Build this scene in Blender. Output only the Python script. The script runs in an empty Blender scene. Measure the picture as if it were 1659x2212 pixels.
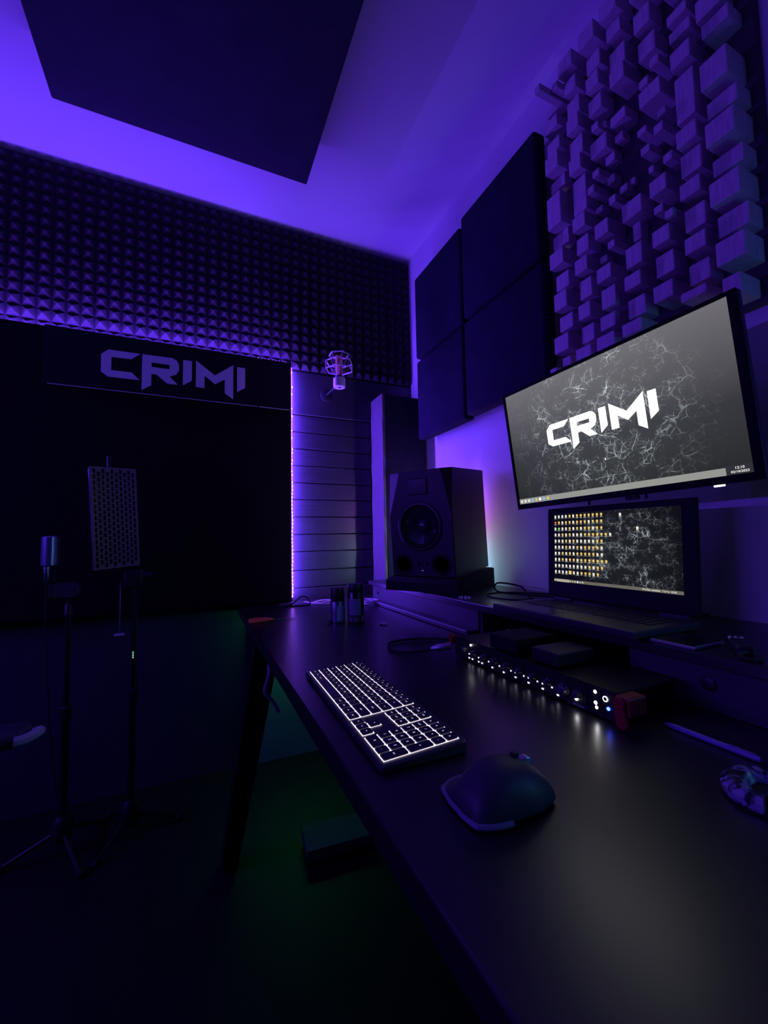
import bpy, bmesh, math, random
from mathutils import Vector, Matrix
random.seed(7)
SC = bpy.context.scene
COL = SC.collection
R = math.radians
PI = math.pi

# ------------------------------------------------------------------ camera, world, exposure
cam = bpy.data.cameras.new('camera')
cam.sensor_fit = 'VERTICAL'; cam.sensor_height = 36.0; cam.sensor_width = 27.0
cam.lens = 36.0 * 896.3 / 2212.0
cam.clip_start = 0.01; cam.clip_end = 50
co = bpy.data.objects.new('camera', cam); COL.objects.link(co)
yw, pt, rl = R(24.508), R(3.707), R(-1.047)
fw = Vector((math.sin(yw) * math.cos(pt), math.cos(yw) * math.cos(pt), math.sin(pt)))
rt = Vector((math.cos(yw), -math.sin(yw), 0)); up = rt.cross(fw)
r2 = rt * math.cos(rl) + up * math.sin(rl); u2 = -rt * math.sin(rl) + up * math.cos(rl)
co.matrix_world = Matrix(((r2.x, u2.x, -fw.x, 0), (r2.y, u2.y, -fw.y, 0), (r2.z, u2.z, -fw.z, 1.05), (0, 0, 0, 1)))
SC.camera = co
W = bpy.data.worlds.new('world'); SC.world = W; W.use_nodes = True
W.node_tree.nodes['Background'].inputs[0].default_value = (0.05, 0.06, 0.25, 1)
W.node_tree.nodes['Background'].inputs[1].default_value = 0.0
vs = SC.view_settings
vs.view_transform = 'Standard'; vs.look = 'None'; vs.exposure = 0.0; vs.gamma = 1.0; vs.use_curve_mapping = False
SC.cycles.use_denoising = True
SC.cycles.sample_clamp_indirect = 4.0
SC.cycles.max_bounces = 5; SC.cycles.diffuse_bounces = 3; SC.cycles.glossy_bounces = 3
SC.cycles.caustics_reflective = False; SC.cycles.caustics_refractive = False

VIOLET = (0.13, 0.036, 1.0)
LED_TOP = 235.0      # radiance of the strip on the sign's top edge
LED_SIDE = 850.0      # radiance of the strip on the panel's right edge
LED_ROOM = 215.0
BAR_GAIN = 24.0      # RGB bars standing behind the loudspeakers

# ------------------------------------------------------------------ materials
MATS = {}
def mat(name, col, rough=0.5, metal=0.0, emit=None, st=0.0, var=0.0, vscale=30, bump=0.0, bscale=200, spec=0.5, stretch=None, rvar=0.0, sample=True, coat=0.0):
    if name in MATS: return MATS[name]
    m = bpy.data.materials.new(name); m.use_nodes = True
    nt = m.node_tree; b = nt.nodes['Principled BSDF']
    b.inputs['Base Color'].default_value = (*col, 1)
    b.inputs['Roughness'].default_value = rough
    b.inputs['Metallic'].default_value = metal
    b.inputs['Specular IOR Level'].default_value = spec
    if coat: b.inputs['Coat Weight'].default_value = coat
    if emit:
        b.inputs['Emission Color'].default_value = (*emit, 1); b.inputs['Emission Strength'].default_value = st
        if not sample: m.cycles.emission_sampling = 'NONE'
    if var or bump or rvar:
        tc = nt.nodes.new('ShaderNodeTexCoord'); mp = nt.nodes.new('ShaderNodeMapping')
        nt.links.new(tc.outputs['Object'], mp.inputs['Vector'])
        if stretch: mp.inputs['Scale'].default_value = stretch
        n = nt.nodes.new('ShaderNodeTexNoise'); n.inputs['Scale'].default_value = vscale; n.inputs['Detail'].default_value = 6
        nt.links.new(mp.outputs[0], n.inputs['Vector'])
        if var:
            r = nt.nodes.new('ShaderNodeValToRGB')
            r.color_ramp.elements[0].position = 0.3; r.color_ramp.elements[1].position = 0.7
            r.color_ramp.elements[0].color = (*[c * (1 - var) for c in col], 1)
            r.color_ramp.elements[1].color = (*[min(1, c * (1 + var)) for c in col], 1)
            nt.links.new(n.outputs['Fac'], r.inputs[0]); nt.links.new(r.outputs[0], b.inputs['Base Color'])
        if rvar:
            q = nt.nodes.new('ShaderNodeMapRange'); q.inputs['To Min'].default_value = max(0.02, rough - rvar); q.inputs['To Max'].default_value = min(1, rough + rvar)
            nt.links.new(n.outputs['Fac'], q.inputs['Value']); nt.links.new(q.outputs[0], b.inputs['Roughness'])
        if bump:
            n2 = nt.nodes.new('ShaderNodeTexNoise'); n2.inputs['Scale'].default_value = bscale; n2.inputs['Detail'].default_value = 4
            nt.links.new(mp.outputs[0], n2.inputs['Vector'])
            bp = nt.nodes.new('ShaderNodeBump'); bp.inputs['Strength'].default_value = bump; bp.inputs['Distance'].default_value = 0.002
            nt.links.new(n2.outputs['Fac'], bp.inputs['Height']); nt.links.new(bp.outputs[0], b.inputs['Normal'])
    MATS[name] = m
    return m

M_ceil = mat('ceiling paint', (0.72, 0.72, 0.74), 0.9, var=0.03, vscale=3, bump=0.08, bscale=180)
M_wallw = mat('pale wall paint', (0.62, 0.63, 0.66), 0.85, var=0.05, vscale=4, bump=0.1, bscale=160)
M_walld = mat('dark blue wall paint', (0.03, 0.033, 0.05), 0.8, var=0.1, vscale=5, bump=0.1, bscale=160)
M_floor = mat('dark floor', (0.007, 0.0065, 0.007), 0.55, var=0.2, vscale=8, bump=0.05)
M_plank = mat('black stained plank', (0.04, 0.04, 0.05), 0.33, var=0.25, vscale=14, stretch=(0.6, 6, 14), bump=0.05, bscale=60)
M_board = mat('dark smooth board', (0.035, 0.035, 0.045), 0.4, var=0.1, vscale=6)
M_foam = mat('charcoal foam', (0.040, 0.037, 0.042), 1.0, spec=0.08, var=0.15, vscale=40, bump=0.15, bscale=700)
M_black = mat('matt black board', (0.004, 0.004, 0.005), 0.75, spec=0.15, var=0.1)
M_sign = mat('black sign board', (0.006, 0.006, 0.008), 0.55, spec=0.25, var=0.1)
M_letter = mat('pale letter vinyl', (0.80, 0.80, 0.82), 0.5)
M_trim = mat('pale edge trim', (0.75, 0.72, 0.7), 0.4)
M_fabric = mat('navy acoustic fabric', (0.016, 0.016, 0.034), 0.95, spec=0.15, var=0.2, vscale=12, bump=0.2, bscale=900)
M_cloud = mat('dark cloud fabric', (0.04, 0.04, 0.06), 0.95, spec=0.1, var=0.12, vscale=9, bump=0.15, bscale=900)
M_trapw = mat('raw timber side', (0.075, 0.068, 0.07), 0.7, var=0.35, vscale=10, stretch=(30, 30, 1.2), bump=0.25, bscale=40)
M_wood = mat('diffuser pine', (0.58, 0.50, 0.54), 0.7, var=0.16, vscale=12, stretch=(14, 14, 1.5), bump=0.12, bscale=90)
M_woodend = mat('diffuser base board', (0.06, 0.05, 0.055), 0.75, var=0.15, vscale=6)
M_desk = mat('black desk laminate', (0.011, 0.011, 0.013), 0.31, spec=0.8, rvar=0.02, vscale=5)
M_deskedge = mat('black desk edge', (0.006, 0.006, 0.007), 0.5, spec=0.3, var=0.1)
M_riser = mat('black riser panel', (0.05, 0.05, 0.06), 0.45, var=0.15, vscale=20)
M_plas = mat('black plastic', (0.012, 0.012, 0.014), 0.45, var=0.1, vscale=60)
M_plas2 = mat('soft black plastic', (0.008, 0.008, 0.010), 0.75, spec=0.2, var=0.1, vscale=50, bump=0.05, bscale=900)
M_gloss = mat('gloss black', (0.006, 0.006, 0.008), 0.15)
M_metal = mat('black metal', (0.02, 0.02, 0.022), 0.4, metal=0.6, var=0.1)
M_steel = mat('brushed steel', (0.55, 0.55, 0.58), 0.3, metal=1.0, var=0.1, vscale=60, stretch=(1, 1, 20))
M_rubber = mat('black rubber', (0.01, 0.01, 0.011), 0.8)
M_orange = mat('orange handle plastic', (1.0, 0.22, 0.05), 0.4, var=0.05)
M_red = mat('red plastic', (0.30, 0.012, 0.015), 0.45, var=0.08)
M_white = mat('white plastic', (0.75, 0.75, 0.78), 0.45, var=0.04)
M_pale = mat('pale plastic', (0.6, 0.58, 0.62), 0.4, var=0.05)

# ------------------------------------------------------------------ mesh helpers
class MB:
    def __init__(s): s.b = bmesh.new(); s.tf = Matrix.Identity(4)
    def vt(s, p): return s.b.verts.new(s.tf @ Vector(p))
    def box(s, x0, x1, y0, y1, z0, z1, bev=0.0, seg=2):
        vs = [s.vt(p) for p in ((x0, y0, z0), (x1, y0, z0), (x1, y1, z0), (x0, y1, z0), (x0, y0, z1), (x1, y0, z1), (x1, y1, z1), (x0, y1, z1))]
        fs = [s.b.faces.new([vs[i] for i in f]) for f in ((0, 3, 2, 1), (4, 5, 6, 7), (0, 1, 5, 4), (1, 2, 6, 5), (2, 3, 7, 6), (3, 0, 4, 7))]
        if bev > 0:
            es = set(e for f in fs for e in f.edges)
            bmesh.ops.bevel(s.b, geom=list(es), offset=bev, segments=seg, affect='EDGES', profile=0.5)
        return s
    def ring(s, c, ax, r, n, ph=0.0):
        ax = Vector(ax).normalized(); a = ax.orthogonal().normalized(); b = ax.cross(a)
        return [s.vt(Vector(c) + a * (r * math.cos(ph + 2 * PI * i / n)) + b * (r * math.sin(ph + 2 * PI * i / n))) for i in range(n)]
    def bridge(s, A, B):
        n = len(A)
        for i in range(n): s.b.faces.new((A[i], A[(i + 1) % n], B[(i + 1) % n], B[i]))
    def lathe(s, p, ax, prof, n=24, cap=(True, True)):
        """prof = [(distance along axis, radius)]"""
        ax = Vector(ax).normalized(); rs = [s.ring(Vector(p) + ax * d, ax, max(r, 1e-5), n) for d, r in prof]
        for a, b in zip(rs, rs[1:]): s.bridge(a, b)
        if cap[0]: s.b.faces.new(rs[0][::-1])
        if cap[1]: s.b.faces.new(rs[-1])
        return s
    def cyl(s, a, b, r, r1=None, n=12):
        a, b = Vector(a), Vector(b); return s.lathe(a, b - a, [(0, r), ((b - a).length, r if r1 is None else r1)], n)
    def tube(s, pts, r, n=8, closed=False):
        pts = [Vector(p) for p in pts]; N = len(pts); rs = []; up0 = None
        for i in range(N):
            t = (pts[(i + 1) % N] - pts[i - 1]) if closed else (pts[min(i + 1, N - 1)] - pts[max(i - 1, 0)])
            t.normalize()
            if up0 is None: up0 = t.orthogonal().normalized()
            a = (up0 - t * up0.dot(t)).normalized(); up0 = a; b = t.cross(a)
            rs.append([s.vt(pts[i] + a * (r * math.cos(2 * PI * k / n)) + b * (r * math.sin(2 * PI * k / n))) for k in range(n)])
        for a, b in zip(rs, rs[1:]): s.bridge(a, b)
        if closed: s.bridge(rs[-1], rs[0])
        else: s.b.faces.new(rs[0][::-1]); s.b.faces.new(rs[-1])
        return s
    def prism(s, pts, fn, d0, d1, bev=0.0):
        """polygon pts (u,v), fn(u,v,d)->xyz"""
        A = [s.vt(fn(u, v, d0)) for u, v in pts]; B = [s.vt(fn(u, v, d1)) for u, v in pts]
        f0 = s.b.faces.new(A[::-1]); f1 = s.b.faces.new(B)
        s.bridge(A, B)
        if bev: bmesh.ops.bevel(s.b, geom=list(f1.edges), offset=bev, segments=2, affect='EDGES')
        return s
    def quad(s, a, b, c, d): s.b.faces.new([s.vt(p) for p in (a, b, c, d)]); return s
    def hull(s, pts):
        vs = [s.vt(p) for p in pts]; bmesh.ops.convex_hull(s.b, input=vs); return s
    def ball(s, c, r, n=12, sc=(1, 1, 1)):
        m = Matrix.Translation(c) @ Matrix.Diagonal((*[r * k for k in sc], 1))
        bmesh.ops.create_uvsphere(s.b, u_segments=n, v_segments=max(6, n * 2 // 3), radius=1, matrix=s.tf @ m); return s
    def mesh(s, name, m, smooth=False):
        bmesh.ops.recalc_face_normals(s.b, faces=s.b.faces)
        me = bpy.data.meshes.new(name); s.b.to_mesh(me); s.b.free(); me.materials.append(m)
        if smooth:
            for p in me.polygons: p.use_smooth = True
            try: me.set_sharp_from_angle(angle=R(35))
            except Exception: pass
        return me
    def build(s, name, m, parent=None, smooth=False, loc=(0, 0, 0)):
        return obj(name, s.mesh(name, m, smooth), parent, loc)

def obj(name, me, parent=None, loc=(0, 0, 0)):
    o = bpy.data.objects.new(name, me); COL.objects.link(o); o.location = loc
    if parent: o.parent = parent
    return o
def tag(o, label, cat, group=None):
    o['label'] = label; o['category'] = cat
    if group: o['group'] = group
    return o
def thing(name, label, cat, loc=(0, 0, 0), rz=0.0, group=None, rot=None):
    o = bpy.data.objects.new(name, None); COL.objects.link(o); o.empty_display_size = 0.05
    o.location = loc; o.rotation_euler = rot if rot else (0, 0, rz)
    return tag(o, label, cat, group)
def struct(o): o['kind'] = 'structure'; return o
def shape2d(name, polys, m, extrude, fn):
    """filled 2D outline with holes -> mesh; fn maps (u,v,d) to xyz"""
    cu = bpy.data.curves.new(name, 'CURVE'); cu.dimensions = '2D'; cu.fill_mode = 'BOTH'; cu.extrude = extrude
    for pl in polys:
        sp = cu.splines.new('POLY'); sp.points.add(len(pl) - 1)
        for p, (u, v) in zip(sp.points, pl): p.co = (u, v, 0, 1)
        sp.use_cyclic_u = True
    t = bpy.data.objects.new(name, cu); COL.objects.link(t)
    dg = bpy.context.evaluated_depsgraph_get(); dg.update()
    me = bpy.data.meshes.new_from_object(t.evaluated_get(dg)); bpy.data.objects.remove(t); bpy.data.curves.remove(cu)
    for v in me.vertices: v.co = fn(*v.co)
    me.materials.clear(); me.materials.append(m); me.name = name
    return me
def text_mesh(body, size, m, fn, extrude=0.0, align='CENTER'):
    cu = bpy.data.curves.new('text', 'FONT'); cu.body = body; cu.size = size; cu.align_x = align; cu.align_y = 'CENTER'; cu.extrude = extrude; cu.resolution_u = 2
    t = bpy.data.objects.new('text', cu); COL.objects.link(t)
    dg = bpy.context.evaluated_depsgraph_get(); dg.update()
    me = bpy.data.meshes.new_from_object(t.evaluated_get(dg)); bpy.data.objects.remove(t); bpy.data.curves.remove(cu)
    for v in me.vertices: v.co = fn(*v.co)
    me.materials.clear(); me.materials.append(m)
    return me
def bez(pts, n=10):
    """Catmull-Rom through points"""
    P = [Vector(p) for p in pts]; out = []
    for i in range(len(P) - 1):
        a, b, c, d = P[max(i - 1, 0)], P[i], P[i + 1], P[min(i + 2, len(P) - 1)]
        for k in range(n):
            t = k / n
            out.append(0.5 * ((2 * b) + (c - a) * t + (2 * a - 5 * b + 4 * c - d) * t * t + (3 * b - a - 3 * c + d) * t ** 3))
    out.append(P[-1]); return out

# ------------------------------------------------------------------ the room
XL, XR, YF, YB, ZC, DZ = -2.3, 1.145, -2.0, 2.12, 2.70, 0.75
struct(MB().box(XL - .1, XR + .1, YF - .1, YB + .1, -.1, 0).build('floor', M_floor))
struct(MB().box(XL - .1, XR + .1, YF - .1, YB + .1, ZC, ZC + .1).build('ceiling', M_ceil))
wb = struct(MB().box(XL - .1, XR + .1, YB, YB + .1, 0, ZC).build('wall_back', M_walld))
struct(MB().box(XR, XR + .1, YF, YB, 0, ZC).build('wall_right', M_wallw))
struct(MB().box(XL - .1, XL, YF, YB, 0, ZC).build('wall_left', M_walld))
struct(MB().box(XL - .1, XR + .1, YF - .1, YF, 0, ZC).build('wall_front', M_walld))
# planks on the back wall, right of the LED strip
zs = [1.697, 1.607, 1.52, 1.432, 1.345, 1.258, 1.169, 1.081, 0.993, 0.899, 0.811, 0.72]
for i in range(len(zs) - 1):
    o = MB().box(0.4305, XR - .002, 2.098 + random.uniform(-.0012, .0012), YB - .0005, zs[i + 1] + .0022, zs[i] - .0022, .0018, 1).build('plank', M_plank, wb)
MB().box(0.4305, XR - .004, 2.094, YB - .0005, 1.70, 1.928, .003, 1).build('header_board', M_board, wb)

# pyramid foam along the top of the back wall: five tiles
def foam_mesh(w, nx, nz):
    m = MB(); p = w / nx
    m.box(0, w, 0.04, 0.058, 0, p * nz)
    V = [[m.vt((i * p, 0.04, k * p)) for i in range(nx + 1)] for k in range(nz + 1)]
    for k in range(nz):
        for i in range(nx):
            a = m.vt(((i + .5) * p, 0.012, (k + .5) * p))
            q = (V[k][i], V[k][i + 1], V[k + 1][i + 1], V[k + 1][i])
            for j in range(4): m.b.faces.new((q[j], q[(j + 1) % 4], a))
    return m.mesh('acoustic_foam_tile', M_foam)
fm = foam_mesh(0.5, 10, 15)
for k, w in enumerate(('beside the room corner', 'second from the room corner', 'third from the room corner', 'fourth from the room corner', 'farthest from the room corner')):
    o = obj('acoustic_foam_tile', fm, None, (1.143 - 0.5 * (k + 1), 2.061, 1.932))
    tag(o, 'charcoal pyramid foam tile under the ceiling, ' + w, 'foam tile', 'pyramid foam tiles along the top of the back wall')

# ------------------------------------------------------------------ black panel, sign, LED strips
o = MB().box(-1.7, 0.430, 2.03, 2.112, 0.757, 1.922, .004, 1).box(-1.7, -.556, 2.0302, 2.036, 1.9215, 1.9315).build('wall_panel', M_black)
tag(o, 'large matt black panel on the back wall below the sign', 'wall panel')
LET = {
 'C': [[(-.3387, 1.8619), (-.2224, 1.8624), (-.2548, 1.8334), (-.3267, 1.8325), (-.3267, 1.7755), (-.2526, 1.7760), (-.2228, 1.7469), (-.3363, 1.7462), (-.3625, 1.7645), (-.3627, 1.8383)]],
 'R': [[(-.2145, 1.863), (-.1001, 1.8645), (-.0827, 1.857), (-.0727, 1.8401), (-.0725, 1.8129), (-.0832, 1.7928), (-.1098, 1.7801), (-.0762, 1.7476), (-.1188, 1.7472), (-.1587, 1.7814), (-.1791, 1.7814), (-.1791, 1.7304), (-.2150, 1.7054)],
       [(-.1792, 1.8325), (-.1092, 1.8325), (-.1092, 1.8125), (-.1792, 1.8125)]],
 'I': [[(-.0562, 1.8640), (-.0203, 1.8640), (-.0203, 1.774), (-.0562, 1.7467)]],
 'M': [[(-.0036, 1.8701), (.0755, 1.8121), (.1548, 1.8737), (.1550, 1.7107), (.1182, 1.7351), (.1182, 1.8001), (.0760, 1.7713), (.0324, 1.8043), (.0324, 1.7478), (-.0036, 1.7478)]],
 'i': [[(.1722, 1.8668), (.2077, 1.8668), (.2077, 1.7725), (.1722, 1.7476)]],
}
sg = thing('wall_sign', 'black sign board reading CRIMI in angular violet-lit letters', 'sign', (-0.06, 2.02, 1.69))
def w2l(o, m):      # build part in world coordinates under an unrotated empty
    m.tf = Matrix.Translation(-o.location) @ m.tf; return m
w2l(sg, MB()).box(-.555, .4255, 2.012, 2.0295, 1.690, 1.930, .002, 1).build('board', M_sign, sg)
w2l(sg, MB()).box(-.54, .263, 2.0095, 2.0119, 1.6888, 1.6915).build('edge_trim', M_trim, sg)
w2l(sg, MB()).box(.270, .414, 2.0095, 2.0119, 1.6888, 1.6915).build('edge_trim', M_trim, sg)
for ch, polys in LET.items():
    me = shape2d('letter', polys, M_letter, .002, lambda u, v, d: (u + .06, 2.0098 + d - 2.02, v - 1.69))
    obj('letter', me, sg)

def emis(name, col, st, sample=True):
    m = bpy.data.materials.new(name); m.use_nodes = True; nt = m.node_tree; nt.nodes.clear()
    e = nt.nodes.new('ShaderNodeEmission'); e.inputs[0].default_value = (*col, 1); e.inputs[1].default_value = st
    o = nt.nodes.new('ShaderNodeOutputMaterial'); nt.links.new(e.outputs[0], o.inputs[0])
    if not sample: m.cycles.emission_sampling = 'NONE'
    return m
M_ledtop = emis('violet led tape lit', VIOLET, LED_TOP)
M_ledside = emis('violet led tape lit side', VIOLET, LED_SIDE)
M_chip = emis('led chip glow', (0.62, 0.28, 1.0), 6.0, False)
M_chip2 = emis('led chip glow pink', (0.75, 0.16, 0.75), 2.2, False)

ls = thing('led_strip', 'violet LED strip running down the right edge of the black panel', 'LED strip', (0.431, 2.04, 0.77))
w2l(ls, MB()).box(.4305, .4318, 2.080, 2.092, .775, 1.918).build('tape', M_white, ls)
w2l(ls, MB()).quad((.4322, 2.082, .775), (.4322, 2.082, 1.918), (.4322, 2.090, 1.918), (.4322, 2.090, .775)).build('lit_face', M_ledside, ls)
w2l(ls, MB()).box(.4302, .4326, 2.031, 2.038, .775, 1.915).build('sleeve', emis('lit silicone sleeve', (.24, .05, 1.0), 11.0), ls)
chip = MB().ball((0, 0, 0), 1, 8, (.0032, .0032, .0062)).mesh('led', M_chip, True)
chipb = MB().ball((0, 0, 0), 1, 8, (.0026, .0026, .005)).mesh('led', M_chip2, True)
n = 62
for i in range(n):
    z = .782 + (1.908 - .782) * i / (n - 1)
    wob = .0012 * math.sin(i * .7) + random.uniform(-.0006, .0006)
    dim = (i > 28 and i % 3 == 1) or (i > 40 and i % 2)
    obj('led', chipb if dim else chip, ls, Vector((.4325 + wob - (.0012 if dim else 0), 2.034, z)) - ls.location)
lt = thing('led_strip', 'violet LED strip lying along the top edge of the sign', 'LED strip', (-0.06, 2.046, 1.9222))
w2l(lt, MB()).box(-1.3, .424, 2.040, 2.052, 1.9224, 1.9234).build('tape', M_white, lt)
w2l(lt, MB()).quad((-1.3, 2.046, 1.931), (.424, 2.046, 1.931), (.424, 2.0525, 1.9238), (-1.3, 2.0525, 1.9238)).quad((-1.3, 2.0405, 1.9275), (.424, 2.0405, 1.9275), (.424, 2.0459, 1.931), (-1.3, 2.0459, 1.931)).build('lit_face', M_ledtop, lt)
for i in range(9):
    obj('led', chipb, lt, Vector((.27 + i * .0165, 2.026, 1.9318 + random.uniform(-.0006, .0006))) - lt.location)

# ------------------------------------------------------------------ RGB light bars behind the loudspeakers and under the desk
def rgb_bar(loc, h, segs, label):
    t = thing('light_bar', label, 'lamp', loc)
    MB().lathe((0, 0, 0), (0, 0, 1), [(0, .03), (.006, .03), (.008, .012), (.012, .012)], 16).build('foot', M_plas, t, True)
    MB().box(.006, .016, -.012, .012, .01, h + .01, .002, 1).build('housing', M_plas, t)
    z = .012
    for i, (f, c, s) in enumerate(segs):
        MB().box(-.006, .0058, -.009, .009, z, z + f * (h - .004) - .001).build('diffuser', emis('bar glow', c, s * BAR_GAIN), t)
        z += f * (h - .004)
    return t
rgb_bar((1.112, 1.562, .8503), .42, [(.38, (.34, .66, .80), 5.5), (.10, (.70, .50, .65), 3.0), (.20, (1.0, .12, .25), 2.2), (.32, (.42, .10, 1.0), 5.0)], 'slim RGB light bar hidden behind the loudspeaker on the shelf')
rgb_bar((1.118, -.30, .85), .42, [(.5, (.12, .50, .55), 2.4), (.5, (.03, .12, .9), 2.4)], 'slim RGB light bar at the shelf end nearest the viewer')
ub = thing('light_bar', 'short green LED light bar fixed under the desk against the back wall', 'lamp', (.50, 2.03, DZ - .0362))
MB().box(-.13, .13, -.012, .008, -.026, -.0003, .002, 1).build('housing', M_plas, ub)
MB().hull([(x, y, z) for x in (-.12, .12) for y, z in ((.0082, -.022), (.0082, -.004), (.012, -.022), (.012, -.004))]).build('diffuser', emis('green bar glow', (.05, .60, .22), 170), ub)
M_room = emis('violet room strip lit', VIOLET, LED_ROOM)
rs = thing('led_strip', 'violet LED strip along the middle of the left wall', 'LED strip', (XL, .2, 1.45))
MB().box(.0005, .012, -.22, 1.85, -.012, .012, .002, 1).build('channel', M_white, rs)
MB().quad((.0125, -.2, -.009), (.0125, 1.83, -.009), (.0125, 1.83, .009), (.0125, -.2, .009)).build('lit_face', M_room, rs)

# ------------------------------------------------------------------ ceiling cloud
cl = thing('ceiling_panel', 'large dark fabric acoustic panel hanging below the ceiling', 'acoustic panel', (-.02, 1.05, 2.55))
MB().box(-.435, .435, -.62, .59, 0, .055, .006, 2).build('panel', M_cloud, cl)
MB().box(-.40, .40, -.58, .55, .0555, .07).build('frame', M_metal, cl)
for sx in (-.36, .36):
    for sy in (-.5, .47):
        MB().cyl((sx, sy, .07), (sx, sy, .1499), .0025, n=6).build('hanger', M_steel, cl)

# ------------------------------------------------------------------ wall acoustic panels (2 x 2) on stand-offs
for (y0, y1, z0, z1, lab) in ((1.443, 1.855, 1.985, 2.42, 'upper left of the four, touching the bright corner gap'), (.995, 1.432, 1.99, 2.448, 'upper right of the four, next to the wooden diffuser'),
                              (1.443, 1.85, 1.556, 1.968, 'lower left of the four, above the loudspeaker'), (.985, 1.432, 1.566, 1.972, 'lower right of the four, above the monitor corner')):
    t = thing('sound_absorber', 'dark navy fabric square wall panel, ' + lab, 'acoustic panel', (XR, (y0 + y1) / 2, z0), group='square fabric panels on the right wall')
    hw = (y1 - y0) / 2; h = z1 - z0
    MB().box(-.10, -.045, -hw, hw, 0, h, .012, 3).build('panel', M_fabric, t, True)
    for sy in (-.7, .7):
        for zz in (.2, .8): MB().cyl((-.046, sy * hw, zz * h), (-.0005, sy * hw, zz * h), .01, n=8).build('stand_off', M_plas, t)

# ------------------------------------------------------------------ skyline diffuser
BL = [(.832,.888,2.51,2.563,1.045),(.754,.811,2.512,2.566,1.045),(.684,.739,2.518,2.57,1.045),(.839,.884,2.453,2.498,1.066),(.753,.802,2.434,2.485,1.066),(.747,.792,2.357,2.402,1.045),(.688,.734,2.464,2.504,1.066),(.679,.728,2.36,2.42,1.066),(.672,.718,2.295,2.341,1.045),(.916,.974,2.474,2.509,1.088),(.914,.972,2.4,2.44,1.066),(.829,.877,2.36,2.42,1.066),(.82,.866,2.294,2.343,1.045),(.756,.803,2.301,2.35,1.066),(.756,.781,2.225,2.248,1.045),(.746,.77,2.229,2.249,1.066),(.688,.736,2.204,2.235,1.066),(.713,.741,2.172,2.195,1.088),(.909,.963,2.316,2.359,1.066),(.901,.956,2.237,2.294,1.045),(.824,.874,2.225,2.286,1.066),(.819,.864,2.159,2.209,1.045),(.747,.803,2.167,2.216,1.066),(.74,.773,2.13,2.158,1.088),(.76,.785,2.085,2.108,1.045),(.745,.77,2.066,2.093,1.088),(.779,.804,2.049,2.073,1.045),(.73,.754,1.986,2.012,1.066),(.709,.735,2.01,2.035,1.088),(.699,.716,2.028,2.052,1.108),(.913,.974,2.199,2.239,1.088),(.898,.956,2.046,2.154,1.045),(.821,.871,2.038,2.151,1.066),(.814,.862,1.973,2.019,1.045),(.786,.812,2.008,2.03,1.088),(.742,.788,1.899,1.945,1.045),(.66,.718,1.906,1.957,1.066),(.909,.975,1.999,2.049,1.088),(.898,.955,1.911,1.964,1.045),(.822,.868,1.909,1.962,1.066),(.814,.861,1.836,1.883,1.045),(.726,.75,1.846,1.869,1.045),(.781,.807,1.85,1.873,1.088),(.741,.789,1.768,1.812,1.045),(.679,.704,1.848,1.9,1.088),(.653,.7,1.756,1.814,1.045),(.66,.708,1.699,1.741,1.045),(.897,.951,1.84,1.894,1.066),(.892,.944,1.765,1.823,1.045),(.819,.864,1.764,1.825,1.066),(.731,.777,1.684,1.743,1.045),(.812,.856,1.692,1.74,1.045),(.891,.944,1.701,1.752,1.066),(.736,.785,1.625,1.668,1.045),(.893,.951,1.627,1.683,1.045),(.819,.865,1.627,1.681,1.066),(.665,.715,1.629,1.684,1.066),(.665,.722,1.579,1.615,1.045),(.741,.8,1.57,1.615,1.045),(.816,.872,1.574,1.611,1.045),(.906,.94,1.586,1.617,1.066),(.944,.972,1.566,1.59,1.045),(.525,.574,2.318,2.345,1.066),(.52,.571,2.265,2.295,1.066),(.514,.561,2.174,2.219,1.045),(.521,.566,2.046,2.166,1.066),(.458,.511,2.25,2.305,1.066),(.445,.502,2.197,2.232,1.066),(.445,.501,2.056,2.123,1.045),(.44,.502,1.995,2.038,1.066),(.44,.499,1.917,1.975,1.045),(.512,.559,1.969,2.014,1.045),(.586,.61,2.109,2.131,1.066),(.583,.609,2.054,2.079,1.045),(.6,.648,2.304,2.358,1.066),(.583,.609,2.236,2.26,1.045),(.609,.656,2.394,2.449,1.066),(.624,.651,2.231,2.255,1.066),(.584,.641,2.155,2.2,1.045),(.623,.65,2.086,2.106,1.045),(.63,.657,2.048,2.071,1.066),(.516,.564,1.905,1.964,1.066),(.512,.559,1.838,1.879,1.045),(.438,.499,1.853,1.895,1.066),(.439,.499,1.775,1.833,1.045),(.584,.628,1.9,1.944,1.045),(.578,.603,1.98,2.004,1.066),(.636,.653,2.004,2.024,1.088),(.607,.633,1.866,1.888,1.066),(.572,.596,1.821,1.843,1.045),(.516,.563,1.767,1.824,1.066),(.509,.556,1.701,1.743,1.045),(.584,.629,1.768,1.812,1.045),(.589,.636,1.698,1.755,1.066),(.436,.497,1.708,1.76,1.066),(.438,.495,1.634,1.691,1.045),(.515,.561,1.634,1.686,1.066),(.514,.572,1.594,1.618,1.045),(.584,.634,1.625,1.67,1.045),(.45,.487,1.56,1.605,1.045),
      (.905,.930,2.472,2.497,.985),(.880,.905,2.478,2.503,1.035),(.52,.57,2.38,2.43,1.045),(.52,.57,2.45,2.5,1.066),(.445,.5,2.33,2.38,1.045),(.445,.5,2.41,2.46,1.066),(.6,.65,2.47,2.52,1.045)]
df = thing('skyline_diffuser', 'wooden skyline diffuser of protruding square blocks on the right wall', 'diffuser', (XR, .70, 1.55))
MB().box(-.022, -.0005, -.275, .282, 0, 1.03, .002, 1).build('base_board', M_woodend, df)
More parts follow.
